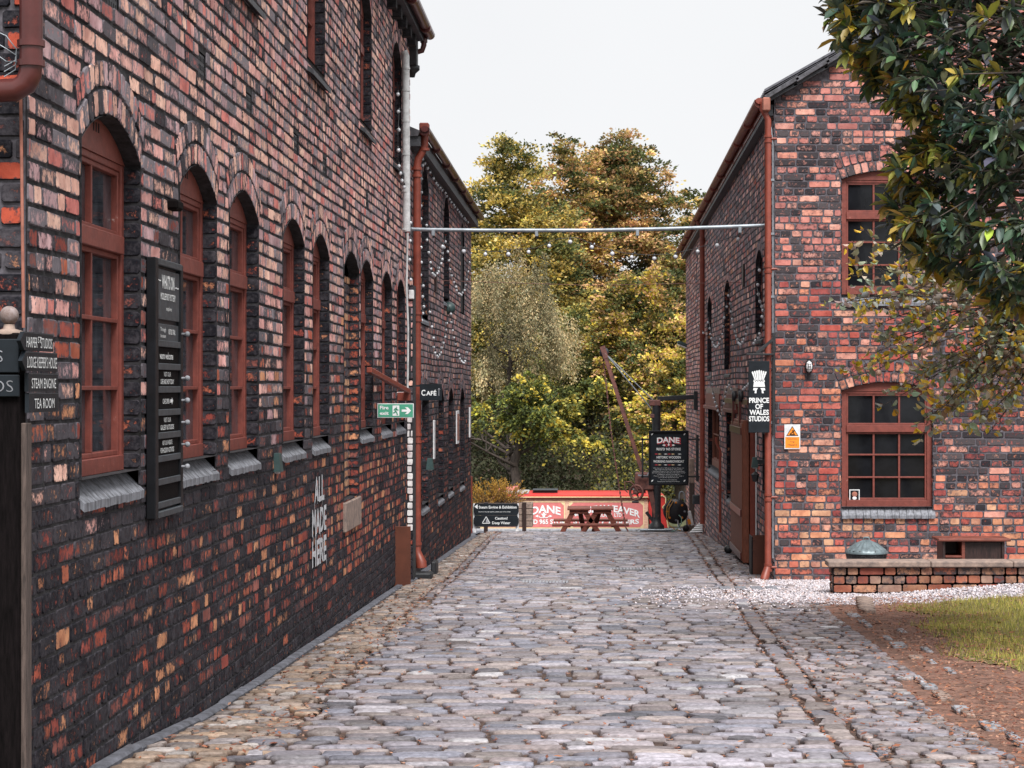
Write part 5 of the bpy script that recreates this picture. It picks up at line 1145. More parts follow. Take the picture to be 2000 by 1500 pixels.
p, T = bpanel(1114, 1256, 1030, 982, [('MERSEY WEAVER', 1182, 993, 13, 136, 12), ('GROUP', 1178, 1006, 7, 34, 0), ('LTD', 1207, 1006, 7, 14, 0), ('STOKE CARRIERS', 1184, 1021, 9, 128, -3)]); T.build('lettering', p)
B = MB(); pa = [(1270, 1031), (1305, 1031), (1302, 1012), (1299, 1000), (1294, 990), (1300, 984), (1300, 972), (1294, 968), (1272, 972), (1266, 985)]
B.prism(Vector((0, 0, 0)), XV, ZV, FN, [(bx(a), bz(b)) for a, b in pa][::-1][::-1], -(YB + 1.6), -(YB + .02), M_BOATR)
for a_, b_ in zip(pa[1:8], pa[2:9]): B.bar((bx(a_[0]), YB + .01, bz(a_[1])), (bx(b_[0]), YB + .01, bz(b_[1])), .02, .02, M_BOATY)
B.build('stern_cabin', t)
B = MB(); n = 10; vs = []
for i in range(n + 1):
    an = math.pi * i / n; vs += [(bx(1010), YB + 1 - .9 * math.cos(an), WATER_Z + .45 + .82 * math.sin(an)), (bx(960), YB + 1 - .75 * math.cos(an), WATER_Z + .45 + .74 * math.sin(an))]
B.add(vs, [(2 * i, 2 * i + 1, 2 * i + 3, 2 * i + 2) for i in range(n)], M_BOATP, True); B.build('fore_cabin', t)
B = MB(); B.box((bx(985), YB + .2, bz(966)), (bx(1032), YB + 1.2, bz(961)), M_CANVAS, .02); B.build('tarpaulin', t)
for x0, x1 in ((1040, 1088), (1238, 1262)):
    B = MB(); B.box((bx(x0), YB + .4, bz(965)), (bx(x1), YB + 1.0, bz(959.5)), M_BOATB, .02); B.box((bx(x0 - 1), YB + .36, bz(959.5)), (bx(x1 + 1), YB + 1.04, bz(958)), M_SLATG, .01); B.build('hatch', t)

# ------------------------------------------------------------------ crane
YC = 41.2; zC = G(YC) + .12
cp = lambda px, py, dy=0: at(px, py, YC + dy)
t = thing('hand_crane', (cp(1282, 1035).x, YC, zC), 'rusty hand-cranked canal crane with leaning jib, hanging chain and black post', 'crane')
mp = cp(1282, 1000); B = MB(); B.lathe((mp.x, YC, zC), [(.15, 0), (.15, .06), (.095, .12), (.085, .2), (.088, 1.0), (.082, 1.9), (.08, ZC + (CY - 790) / F * YC - zC)], M_IRON, 18); B.build('post', t)
B = MB(); B.box((mp.x - .36, YC - .34, G(YC) - .3), (mp.x + .36, YC + .3, zC - .02), M_STONEG, .02); B.tube([(mp.x - .32, YC - .33, zC), (mp.x + .34, YC - .36, zC)], .02, M_GREYPIPE, 8); B.build('base', t)
j0, j1 = cp(1262, 945), cp(1180, 690); dj = (j1 - j0).normalized()
B = MB(); 
for sx in (-.07, .07): B.bar(j0 + YV * sx, j1 + YV * sx, .075, .03, M_RUST, up=YV, bev=.004)
B.bar(j0, j1, .03, .12, M_RUST, up=YV, bev=.004); L = (j1 - j0).length
for k in range(40): B.ball(j0.lerp(j1, (k + .5) / 40) + Vector((.04, -.092, 0)), .0075, M_RUST, 5, 3)
B.build('jib', t)
B = MB(); c = cp(1180, 688); B.lathe(c, [(.001, -.05), (.09, -.05), (.06, -.02), (.06, .02), (.09, .05), (.001, .05)], M_SLATG, 20, axis=YV); B.bar(c - dj * .12 - YV * .08, c + dj * .12 - YV * .08, .10, .02, M_RUST, up=YV); B.bar(c - dj * .12 + YV * .08, c + dj * .12 + YV * .08, .10, .02, M_RUST, up=YV); B.build('jib_head', t)
for dy in (-.08, .08):
    B = MB(); B.tube([cp(1182, 690, dy), cp(1278 + (6 if dy > 0 else -6), 790 + (8 if dy < 0 else 0), dy)], .011, M_GREYPIPE, 8); B.build('tie_rod', t)
B = MB(); c = cp(1280, 786); B.box((c.x - .12, YC - .08, c.z - .07), (c.x + .1, YC + .08, c.z + .05), M_RUST, .015); B.box((c.x - .1, YC - .07, c.z - .30), (c.x + .02, YC + .07, c.z - .22), M_RUST, .01); B.build('post_head', t)
B = MB(); a, b = cp(1284, 779), cp(1364, 775); B.bar(a, b, .09, .09, M_IRON, bev=.008); B.box((b.x - .09, YC - .1, b.z - .25), (b.x + .02, YC + .1, b.z + .11), M_IRON, .008); B.build('wall_beam', t)
B = MB(); B.bar(cp(1262, 925), cp(1282, 1010), .1, .16, M_RUST, up=YV, bev=.01); B.bar(cp(1250, 925), cp(1285, 930), .1, .1, M_RUST, bev=.01); B.box((cp(1240, 0).x, YC - .12, cp(0, 958).z), (cp(1276, 0).x, YC + .12, cp(0, 922).z), M_RUST, .03); B.bar(cp(1262, 1000), cp(1281, 1025), .06, .06, M_IRON); B.build('winch_frame', t)
c = cp(1243, 962, -.2); B = MB(); B.lathe(c, [(.115, -.02), (.15, -.022), (.158, 0), (.15, .022), (.115, .02), (.115, -.02)], M_RUST, 26, axis=(-.5, -1, 0))
Zx = Vector((-.5, -1, 0)).normalized(); Xx = Vector((1, -.5, 0)).normalized()
for k in range(4): an = .4 + k * math.pi / 2; B.bar(c, c + (Xx * math.cos(an) + ZV * math.sin(an)) * .125, .03, .02, M_RUST, up=Zx)
B.lathe(c, [(.001, -.04), (.04, -.04), (.04, .04), (.001, .04)], M_RUST, 12, axis=Zx); B.build('gear_wheel', t)
B = MB(); B.tube([cp(1248, 962, -.25), cp(1236, 945, -.26), cp(1232, 941, -.26), cp(1220, 941, -.27), cp(1221, 957, -.27), cp(1226, 962, -.27)], .012, M_RUST, 8); B.build('crank_handle', t)
B = MB(); B.box((cp(1234, 0).x, YC - .3, cp(0, 981).z), (cp(1247, 0).x, YC - .2, cp(0, 977).z), M_IRON, .01); B.bar(cp(1246, 928, -.2), cp(1262, 930, -.2), .03, .03, M_GREYPIPE); B.bar(cp(1262, 932, -.2), cp(1268, 921, -.2), .02, .02, M_GREYPIPE); B.build('brake_lever', t)
B = MB(); pts = [cp(1178, 700), cp(1185, 760), cp(1193, 840), cp(1203, 910), cp(1213, 975), cp(1222, 1030)]; fine = []
for a, b in zip(pts[:-1], pts[1:]): fine += [a.lerp(b, k / 16) for k in range(16)]
for i, p_ in enumerate(fine): d = XV if i % 2 else YV; B.bar(p_ - ZV * .028, p_ + ZV * .028, .030 if i % 2 else .012, .012 if i % 2 else .030, M_RUST, up=YV)
B.tube([cp(1222, 1030), cp(1226, 1036), cp(1228, 1043), cp(1222, 1046), cp(1217, 1040)], .014, M_RUST, 8); B.build('chain', t)

# ------------------------------------------------------------------ picnic table
YT = 43.2; zg = G(YT); tp = lambda px, py, dy=0: at(px, py, YT + dy)
zt_ = tp(0, 993).z; t = thing('picnic_table', (tp(1158, 0).x, YT + .5, zg), 'dark red brown wooden picnic table with attached benches in front of the boat', 'picnic table')
for a, b in ((1108, 1153), (1155, 1198)):
    B = MB()
    for k in range(6): B.box((tp(a, 0).x, YT + .02 + k * .155, zt_ - .04), (tp(b, 0).x, YT + .16 + k * .155, zt_), M_WOODR, .006)
    B.box((tp(a + 4, 0).x, YT + .06, zt_ - .115), (tp(b - 4, 0).x, YT + .1, zt_ - .04), M_WOODR, .01); B.build('table_top', t)
zs = tp(0, 1021).z
for dy in (-.42, 1.15):
    B = MB(); B.box((tp(1079, 0).x, YT + dy, zs - .05), (tp(1228, 0).x, YT + dy + .13, zs), M_WOODR, .008); B.box((tp(1079, 0).x, YT + dy + .14, zs - .05), (tp(1228, 0).x, YT + dy + .27, zs), M_WOODR, .008); B.build('bench_seat', t)
for a, b, dy in ((1119, 1097, 0), (1143, 1170, 0), (1165, 1137, .0), (1186, 1211, 0), (1133, 1140, .8), (1170, 1160, .8)):
    p0 = tp(a, 1000, dy + .1); p1 = Vector((tp(b, 0).x + (tp(b, 0).x - p0.x) * .35, YT + dy + .1, zg)); B = MB(); B.bar(p0, p1, .10, .045, M_WOODR, up=YV, bev=.006); B.build('leg', t)
B = MB()
for a in (1112, 1150, 1196): B.bar(tp(a, 1025, -.4), tp(a, 1025, 1.35), .05, .1, M_WOODR)
B.build('crossbeam', t)

# ------------------------------------------------------------------ Dane information board
YD = 39.3; dp = lambda px, py, dy=0: at(px, py, YD + dy)
t = thing('information_board', dp(1306, 948), 'black framed boat history board headed DANE, hung from iron arms beside the right building', 'information board')
a, b = dp(1267, 841), dp(1345, 948); B = MB(); B.box((a.x, YD, b.z), (b.x, YD + .05, a.z), M_BLACKS, .006)
for u0_, u1_, z0_, z1_ in ((a.x, b.x, a.z - .035, a.z), (a.x, b.x, b.z, b.z + .045), (a.x, a.x + .035, b.z + .045, a.z - .035), (b.x - .035, b.x, b.z + .045, a.z - .035)): B.box((u0_, YD - .03, z0_), (u1_, YD, z1_), M_BLACK, .006)
B.build('board', t); T = MB(); O = Vector((0, YD, 0)); K = YD / F; D3 = lambda py: ZC + (CY - py) * K
wa = lambda X, Y_: (X, Y_ - .35 * X * X)
put_text(T, 'DANE', O, XV, ZV, FN, dp(1306, 0).x + .006, D3(859.5), .105, .43, M_RED2, .045, .003, wa); put_text(T, 'DANE', O, XV, ZV, FN, dp(1305, 0).x, D3(858.5), .10, .41, M_LETTER, .03, .006, wa)
xc = dp(1306, 0).x
for s_, py, h, wd in (("REG'D 965 STOKE", 877, .045, .44), ('HISTORIC WOODEN', 893, .045, .44), ('WORKING NARROWBOAT', 901, .045, .56)): put_text(T, s_, O, XV, ZV, FN, xc, D3(py), h, wd, M_LETTER, .02, .004)
para = ['Dane was built in 1946 by the Mersey Weaver and', 'Ship Canal Carrying Company, and worked at', 'Middleport Pottery on the Trent and Mersey Canal.', 'She was restored and returned to the water, moored', 'at Middleport, and now works again as a', 'Historic wooden narrowboat on the canal, a', 'rare craft that carried the trade.']
for i, s_ in enumerate(para): put_text(T, s_, O, XV, ZV, FN, xc, D3(914 + i * 3.1), .015, (.56, .5, .58, .6, .42, .54, .38)[i], M_LETTER, .0, .004)
put_text(T, 'Dane was restored by the', O, XV, ZV, FN, xc, D3(937), .015, .3, M_LETTER, .0, .004); put_text(T, 'Restoration Heritage Foundation', O, XV, ZV, FN, xc, D3(940.3), .015, .4, M_LETTER, .0, .004)
for py in (886.8, 908):
    for px, m_ in ((1282, M_RED2), (1288, M_BOATY), (1300, M_LETTER), (1307, M_RED2), (1314, M_BOATY), (1327, M_LETTER)): T.add([O + XV * (dp(px, 0).x + p) + ZV * (D3(py) + q_) + FN * .004 for p, q_ in ((-.035, 0), (0, -.009), (.04, 0), (0, .009))], [(0, 1, 2, 3)], m_)
for sx in (-1, 1):
    T.add([O + XV * (xc + sx * p) + ZV * (D3(869.5) + q_) + FN * .004 for p, q_ in ((.12, 0), (.08, .018), (.05, .0), (.08, -.018))][::sx], [(0, 1, 2, 3)], M_LETTER)
    T.lathe(O + XV * (xc + sx * .04) + ZV * D3(869.5) + FN * .004, [(.014, 0), (.026, 0)], M_RED2, 12, axis=FN)
T.add([O + XV * (xc + p) + ZV * (D3(868.5) + q_) + FN * .005 for p, q_ in ((0, -.03), (.018, 0), (0, .035), (-.018, 0))], [(0, 1, 2, 3)], M_LETTER)
for px, py in ((1274, 848), (1337, 848), (1274, 939), (1337, 939)): T.add([O + XV * (dp(px, 0).x + p) + ZV * (D3(py) + q_) + FN * .004 for p, q_ in ((-.02, -.02), (.005, -.012), (.02, .02), (-.01, .012))], [(0, 1, 2, 3)], M_LETTER)
T.build('lettering', t)
B = MB()
for py in (858, 931): B.bar(dp(1252, py, .03), dp(1375, py, .03), .03, .03, M_IRON)
B.bar(dp(1255, 855, .03), dp(1255, 934, .03), .03, .03, M_IRON, up=YV); B.bar(dp(1362, 849, .03), dp(1362, 940, .03), .05, .05, M_IRON, up=YV); B.build('bracket', t)
# things at the far right wall foot
B = MB(); B.bar(at(1352, 940, 42.5), at(1352, 1045, 42.5), .12, .08, M_POSTE, up=YV); B.box((at(1345, 0, 42.5).x, 42.45, at(0, 945, 42.5).z), (at(1358, 0, 42.5).x, 42.6, at(0, 895, 42.5).z), M_STONE, .02); o = B.build('timber_post'); o['label'] = 'weathered pale timber post standing behind the information board'; o['category'] = 'post'
YH = 40.3; hp = lambda px, py, dy=0: at(px, py, YH + dy); zh = G(YH)
t = thing('hose_reel', (hp(1320, 0).x, YH, zh), 'black cable and hose reel on a small trolley by the right wall corner', 'hose reel')
c = hp(1320, 999); B = MB(); B.lathe(c, [(.001, -.03), (.225, -.03), (.235, -.01), (.235, .0), (.10, .01), (.10, .16), (.235, .17), (.235, .19), (.001, .19)], M_BOATB, 28, axis=YV)
for k in range(8): an = k * .785; B.lathe(c + Vector((.165 * math.cos(an), -.033, .165 * math.sin(an))), [(.001, -.003), (.022, -.003), (.022, .0)], M_ORANGE if k % 3 else M_STONEG, 10, axis=YV)
B.build('drum', t)
B = MB(); B.tube([hp(1326, 1030), hp(1327, 965), hp(1329, 961), hp(1332, 960), hp(1335, 962), hp(1337, 968), hp(1342, 1030)], .013, M_GREYPIPE, 8); B.lathe(hp(1340, 1032, -.1), [(.001, -.03), (.065, -.03), (.065, .03), (.001, .03)], M_BOATB, 16, axis=YV); B.build('trolley_frame', t)
B = MB(); B.tube([hp(1312, 975, -.05), hp(1303, 990, -.06), hp(1302, 1010, -.06), hp(1307, 1026, -.06), hp(1318, 1034, -.1), hp(1330, 1036, -.2)], .009, M_YEL, 6); B.tube([hp(1316, 978, -.05), hp(1307, 992, -.06), hp(1306, 1012, -.06)], .008, M_YEL, 6)
B.tube([hp(1326, 1006, -.04), hp(1331, 1012, -.08), hp(1331, 1022, -.1), hp(1323, 1033, -.2), hp(1312, 1039, -.4)], .010, M_HOSE, 6); B.tube([hp(1324, 1016, -.06), hp(1324, 1028, -.1), hp(1334, 1036, -.15)], .009, M_WHITE, 6); B.build('hose', t)
B = MB(); B.obox(hp(1349, 1012), Vector((.97, 0, .22)), YV, Vector((-.22, 0, .97)), .032, .05, .14, M_WHITE, .01); B.obox(hp(1346, 1019, -.06), Vector((.97, 0, .22)), YV, Vector((-.22, 0, .97)), .03, .01, .05, M_ORANGE, .004); o = B.build('white_cabinet_case'); o.name = 'tool_case'; o['label'] = 'narrow white and orange case leaning against the wall beside the hose reel'; o['category'] = 'case'
B = MB(); p4 = [at(1346, 1041, 38.6), at(1372, 1040, 38.6), at(1372, 1021, 39.0), at(1366, 1022, 39.0)]; B.add([p + ZV * .012 for p in p4] + [p - ZV * .012 + YV * .03 for p in p4], [(0, 1, 2, 3), (7, 6, 5, 4), (0, 4, 5, 1), (1, 5, 6, 2), (2, 6, 7, 3), (3, 7, 4, 0)], M_WHITE)
for k in range(4): B.bar(p4[0].lerp(p4[3], .15 + k * .22) + Vector((0, -.012, .016)), p4[1].lerp(p4[2], .15 + k * .22) + Vector((0, -.012, .016)), .02, .012, M_CANVAS)
o = B.build('splash_board'); o['label'] = 'white ribbed splash board leaning at the foot of the far right downpipe'; o['category'] = 'board'
B = MB(); c = at(1357, 975, 39.8); B.box((c.x - .04, 39.7, c.z - .09), (2.03, 39.85, c.z + .08), M_SLATG, .01); o = B.build('meter_box'); o['label'] = 'small grey socket box on the far right wall above the hose reel'; o['category'] = 'socket box'

# ------------------------------------------------------------------ signs by the water and planter, left
YS = 40.4; sp = lambda px, py, dy=0: at(px, py, YS + dy); zg = G(YS)
t = thing('direction_sign', (sp(970, 0).x, YS, zg), 'low black sign on white posts: Steam Engine & Exhibition, Caution! Deep Water', 'sign')
for px in (927, 1010): B = MB(); B.box((sp(px - 3, 0).x, YS + .03, zg - .1), (sp(px + 3, 0).x, YS + .09, sp(0, 984).z), M_WHITE, .005); B.build('post', t)
K = YS / F; S3 = lambda py: ZC + (CY - py) * K; O = Vector((0, YS, 0)); xc = sp(969, 0).x
def plank(y0, y1, e):
    B = MB(); P = []
    x0, x1 = sp(925, 0).x, sp(1013, 0).x; h = S3(y0) - S3(y1); zm = (S3(y0) + S3(y1)) / 2; c = .03
    P = [(x0 + c, S3(y1)), (x1 - c, S3(y1)), (x1, zm - h * .22), (x1, zm + h * .22), (x1 - c, S3(y0)), (x0 + c, S3(y0)), (x0, zm + h * .22), (x0, zm - h * .22)]
    B.prism(Vector((0, 0, 0)), XV, ZV, FN, P, -(YS + .03), -YS, M_BLACKS); return B.build('board', t)
b_ = plank(983, 1006.3, 0); T = MB(); T.add([O + XV * sp(px, 0).x + ZV * S3(py) + FN * .003 for px, py in ((926.5, 989.5), (933, 994), (933, 985))], [(0, 1, 2)], M_LETTER)
put_text(T, 'Steam Engine & Exhibition', O, XV, ZV, FN, sp(972, 0).x, S3(990.3), .052, .71, M_LETTER, .02); put_text(T, 'Entrance charge applies, please pay at the lodge', O, XV, ZV, FN, sp(966, 0).x, S3(999.5), .016, .60, M_LETTER, .01); T.build('lettering', b_)
b_ = plank(1006.8, 1028, 1); T = MB(); put_text(T, 'Caution!', O, XV, ZV, FN, sp(979, 0).x, S3(1012), .048, .235, M_LETTER, .02); put_text(T, 'Deep Water', O, XV, ZV, FN, sp(979, 0).x, S3(1021), .05, .34, M_LETTER, .02)
tri = [O + XV * sp(px, 0).x + ZV * S3(py) + FN * .004 for px, py in ((942, 1022), (957, 1022), (949.5, 1009))]
for a_, b2_ in ((0, 1), (1, 2), (2, 0)): T.bar(tri[a_], tri[b2_], .012, .002, M_LETTER, up=FN)
T.add([O + XV * sp(px, 0).x + ZV * S3(py) + FN * .003 for px, py in ((949, 1021), (956, 1021), (952, 1013.5), (949, 1015))], [(0, 1, 2, 3)], M_STONEG); T.build('lettering', b_)
B = MB(); B.box((at(918.5, 0, 39).x, 39, G(39)), (at(922.5, 0, 39).x, 39.05, ZC + (CY - 930) / F * 39), M_PIPE, .006); o = B.build('red_post'); o.name = 'gate_post'; o['label'] = 'slim red metal gate post at the far corner of the left wall'; o['category'] = 'post'
YP = 42.0; pp = lambda px, py: at(px, py, YP); t = thing('planter_box', (pp(985, 0).x, YP, G(YP)), 'weathered slatted wooden planter box behind the Steam Engine sign', 'planter'); x0, x1, zt = pp(935, 0).x, pp(1040, 0).x, pp(0, 982).z
B = MB()
for k in range(4): z0 = zt - .12 * (k + 1) + .006; B.box((x0, YP, z0), (x1, YP + .03, z0 + .108), M_STONE, .006); B.box((x1 - .03, YP + .03, z0), (x1, YP + .55, z0 + .108), M_STONE, .006)
B.box((x0 + .02, YP + .5, zt - .5), (x1 - .03, YP + .53, zt - .01), M_STONE); B.box((x0, YP + .03, zt - .1), (x1 - .04, YP + .5, zt - .06), M_BED); B.build('slatted_side', t)
for x in (x1 - .2, x0 + .1): B = MB(); B.box((x, YP - .04, G(YP) - .1), (x + .08, YP - .002, zt + .01), M_WOODD, .006); B.build('leg', t)

# ------------------------------------------------------------------ foliage
def foliage_obj(name, parent, C, D, L, Wr, cols, mat, kind='quad', rs=NR):
    n = len(C); D = unit(D); Wd = unit(np.cross(D, rndu(n, rs))); Nn = np.cross(Wd, D)
    if kind == 'quad': V, Fc, cc = quads(C, D * (L / 2)[:, None], Wd * (L * Wr)[:, None], cols)
    else: V, Fc, cc = leaves(C, D, Wd, Nn, L, L * Wr, cols)
    o = scatter_mesh(name, None, (V, Fc, cc), mat)
    if parent:
        o.parent = parent
        if parent.type == 'EMPTY': o.location = -parent.location
    return o
def lump(d, seed, k=1.0):
    p = seed * 3.7; return (np.sin(3.1 * d[:, 0] + p) * np.sin(3.7 * d[:, 2] + 1.3 * p) + .7 * np.sin(6.5 * d[:, 0] - 5.1 * d[:, 2] + p) + .5 * np.sin(9 * d[:, 2] + 7 * d[:, 1] + 2 * p)) * k
def crown(name, parent, c, rx, ry, rz, nsp, nl, pal_out, pal_in, leaf=.10, spr=.42, flat=.35, droop=.1, seed=1, cone=0.0, shell=(.5, 1.0), green_low=0., wr=.33, lumpk=.10, hang=0.0, clump=(34, .55)):
    rs = np.random.RandomState(seed); d = rndu(nsp, rs); d[:, 1] = -np.abs(d[:, 1]) * np.where(rs.rand(nsp) < .72, 1, -1)
    r = rs.uniform(shell[0] ** 2, shell[1] ** 2, nsp) ** .5 * (1 + lump(d, seed, lumpk * 1.25)); hz = (d[:, 2] + 1) / 2
    k = 1 - cone * hz; S = np.stack([d[:, 0] * r * rx * k, d[:, 1] * r * ry * k, d[:, 2] * r * rz], 1) + np.array(c)
    nc, cr_ = clump; dc = rndu(nc, rs); dc[:, 1] = -np.abs(dc[:, 1]) * np.where(rs.rand(nc) < .75, 1, -1); hc = (dc[:, 2] + 1) / 2; kc = 1 - cone * hc
    rc = rs.uniform(.62, .95, nc) * (1 + lump(dc, seed, lumpk)); CC = np.stack([dc[:, 0] * rc * rx * kc, dc[:, 1] * rc * ry * kc, dc[:, 2] * rc * rz], 1) + np.array(c)
    kk = max(5, nc // 8); CC[:kk] = np.array(c) + np.stack([rs.normal(size=kk) * rx * .13, rs.normal(size=kk) * ry * .1 - .2, np.linspace(.3, .93, kk) * rz], 1)
    wh = rs.randint(0, nc, nsp); d2 = rndu(nsp, rs); d2[:, 2] = np.where(rs.rand(nsp) < .7, np.abs(d2[:, 2]), d2[:, 2]); sel = rs.rand(nsp) < .82
    SC = CC[wh] + d2 * np.array([1.15, 1, .8]) * (cr_ * rs.uniform(.55, 1.0, nsp) * (.7 + .6 * ((wh * 37) % 10) / 10))[:, None]
    S = np.where(sel[:, None], SC, np.array(c) + (S - np.array(c)) * .72)
    ssz = rs.uniform(.5, 1.15, nsp) * spr * .62
    idx = np.repeat(np.arange(nsp), nl); n = len(idx); u = rs.normal(size=(n, 3)) * .5; u[:, 2] *= flat
    rad_ = np.hypot(u[:, 0], u[:, 1])
    P = S[idx] + u * ssz[idx][:, None]; P[:, 2] -= droop * rad_ ** 2 * ssz[idx] * 2 + hang * rs.rand(n) ** 1.3 * (.4 + ssz[idx] / spr)
    outw = unit(S - np.array(c))[idx]; D = unit(u * np.array([1, 1, .3]) + .5 * outw + rs.normal(size=(n, 3)) * .35 + np.array([0, 0, -.25 - abs(hang)]))
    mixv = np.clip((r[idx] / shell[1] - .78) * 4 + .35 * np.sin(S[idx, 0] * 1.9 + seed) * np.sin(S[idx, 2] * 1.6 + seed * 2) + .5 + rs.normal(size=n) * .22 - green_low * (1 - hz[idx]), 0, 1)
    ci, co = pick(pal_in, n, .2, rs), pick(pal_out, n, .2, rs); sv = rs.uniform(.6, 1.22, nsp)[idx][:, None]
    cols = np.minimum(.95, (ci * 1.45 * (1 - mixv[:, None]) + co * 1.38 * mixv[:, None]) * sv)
    return foliage_obj(name, parent, P, D, rs.uniform(.7, 1.3, n) * leaf, wr, cols, M_LEAF, rs=rs)
def trunk(parent, base, top, r0, limbs, seed, spread=1.5):
    r = random.Random(seed); B = MB(); base = Vector(base); top = Vector(top); pts = []; rr = []
    for k in range(8): f = k / 7; pts.append(base.lerp(top, f) + Vector((r.uniform(-.08, .08), r.uniform(-.08, .08), 0)) * (f > 0)); rr.append(r0 * (1.25 if k == 0 else 1 - .85 * f))
    B.tube(pts, rr, M_BARK, 9)
    for k in range(limbs):
        f = r.uniform(.15, .9); p = base.lerp(top, f); an = r.uniform(0, 6.28); L = spread * (1.15 - f) * r.uniform(.7, 1.2); d = Vector((math.cos(an), math.sin(an), r.uniform(.3, .9)))
        q1 = p + d * L * .5 + Vector((r.uniform(-.1, .1),) * 3); q2 = p + d * L + ZV * r.uniform(-.1, .3); B.tube([p, q1, q2], [r0 * .38 * (1 - f * .6), r0 * .22 * (1 - f * .6), .012], M_BARK, 6)
        for _ in range(3): e = q1 + Vector((r.uniform(-1, 1), r.uniform(-1, 1), r.uniform(0, 1))) * L * .4; B.tube([q1, e], [r0 * .12, .008], M_BARK, 5)
    return B.build('trunk', parent)
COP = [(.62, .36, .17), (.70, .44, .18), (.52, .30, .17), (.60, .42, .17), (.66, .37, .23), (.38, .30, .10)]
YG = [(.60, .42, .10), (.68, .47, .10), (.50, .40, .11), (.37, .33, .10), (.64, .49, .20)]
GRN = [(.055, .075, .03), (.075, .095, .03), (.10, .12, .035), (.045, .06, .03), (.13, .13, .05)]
BRC = [(.50, .38, .21), (.42, .34, .19), (.56, .42, .22), (.30, .29, .15), (.38, .35, .21)]
BRI = [(.12, .11, .06), (.16, .14, .08), (.09, .09, .05)]
YLW = [(.78, .56, .07), (.85, .64, .12), (.64, .50, .08), (.50, .44, .08), (.74, .58, .16)]
zb0 = WATER_Z + .7
def tree(label, base, c, R3, nsp, nl, po, pi_, seed, kindname='broadleaf_tree', tk=None, **kw):
    t = thing(kindname, base, label, 'tree', 'trees beyond the canal')
    crown('crown', t, c, *R3, nsp, nl, po, pi_, seed=seed, **kw)
    trunk(t, base, tk or (c[0], c[1], c[2] + R3[2] * .6), .16, 16, seed, max(R3[0], 1) * .8); return t
def B_(px, Y): return (px - CX) / F * Y
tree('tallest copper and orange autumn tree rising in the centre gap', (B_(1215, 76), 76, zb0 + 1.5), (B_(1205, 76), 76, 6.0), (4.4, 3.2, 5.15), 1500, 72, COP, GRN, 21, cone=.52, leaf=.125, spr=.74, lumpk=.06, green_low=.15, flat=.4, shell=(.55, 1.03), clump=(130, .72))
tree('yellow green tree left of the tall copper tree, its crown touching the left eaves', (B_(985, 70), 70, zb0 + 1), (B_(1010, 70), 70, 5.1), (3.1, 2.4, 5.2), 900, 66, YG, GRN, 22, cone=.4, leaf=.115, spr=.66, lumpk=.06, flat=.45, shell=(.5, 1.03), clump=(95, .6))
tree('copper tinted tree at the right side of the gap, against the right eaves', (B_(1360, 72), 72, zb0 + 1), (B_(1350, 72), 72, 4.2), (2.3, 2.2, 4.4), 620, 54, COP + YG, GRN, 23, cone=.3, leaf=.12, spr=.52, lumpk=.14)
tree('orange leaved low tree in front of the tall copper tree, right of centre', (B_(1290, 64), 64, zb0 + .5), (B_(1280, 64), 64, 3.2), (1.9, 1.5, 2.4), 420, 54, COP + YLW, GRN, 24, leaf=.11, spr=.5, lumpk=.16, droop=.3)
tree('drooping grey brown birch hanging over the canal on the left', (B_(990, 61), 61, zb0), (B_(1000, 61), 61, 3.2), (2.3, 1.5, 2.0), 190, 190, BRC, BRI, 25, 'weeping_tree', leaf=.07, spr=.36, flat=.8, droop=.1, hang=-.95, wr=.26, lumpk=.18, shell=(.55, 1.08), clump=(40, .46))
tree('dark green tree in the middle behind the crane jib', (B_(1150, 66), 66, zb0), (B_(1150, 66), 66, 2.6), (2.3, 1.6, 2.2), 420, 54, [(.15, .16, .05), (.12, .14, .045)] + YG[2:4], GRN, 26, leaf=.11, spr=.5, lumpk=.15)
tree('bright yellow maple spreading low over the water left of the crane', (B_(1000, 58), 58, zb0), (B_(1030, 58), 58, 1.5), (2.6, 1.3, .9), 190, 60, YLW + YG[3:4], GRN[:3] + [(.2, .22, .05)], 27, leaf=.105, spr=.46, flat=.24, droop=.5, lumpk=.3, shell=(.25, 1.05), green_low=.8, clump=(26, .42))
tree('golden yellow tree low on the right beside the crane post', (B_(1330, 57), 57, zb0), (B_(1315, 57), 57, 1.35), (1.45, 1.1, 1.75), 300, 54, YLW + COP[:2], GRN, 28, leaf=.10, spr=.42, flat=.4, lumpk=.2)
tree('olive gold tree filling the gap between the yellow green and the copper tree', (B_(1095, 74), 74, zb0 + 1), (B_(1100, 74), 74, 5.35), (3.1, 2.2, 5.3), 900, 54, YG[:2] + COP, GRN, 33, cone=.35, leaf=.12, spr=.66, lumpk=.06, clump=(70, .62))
for i, (px, Y, c_z, R3, lab) in enumerate(((860, 74, 4.2, (2.6, 2.4, 4.2), 'tree hidden mostly behind the left building, yellow green'), (1450, 74, 4.4, (2.6, 2.4, 4.2), 'tree hidden mostly behind the right building, orange brown'))):
    tree(lab, (B_(px, Y), Y, zb0 + 1), (B_(px, Y), Y, c_z), R3, 420, 40, YG if i == 0 else COP, GRN, 31 + i, leaf=.13, spr=.6, cone=.4)
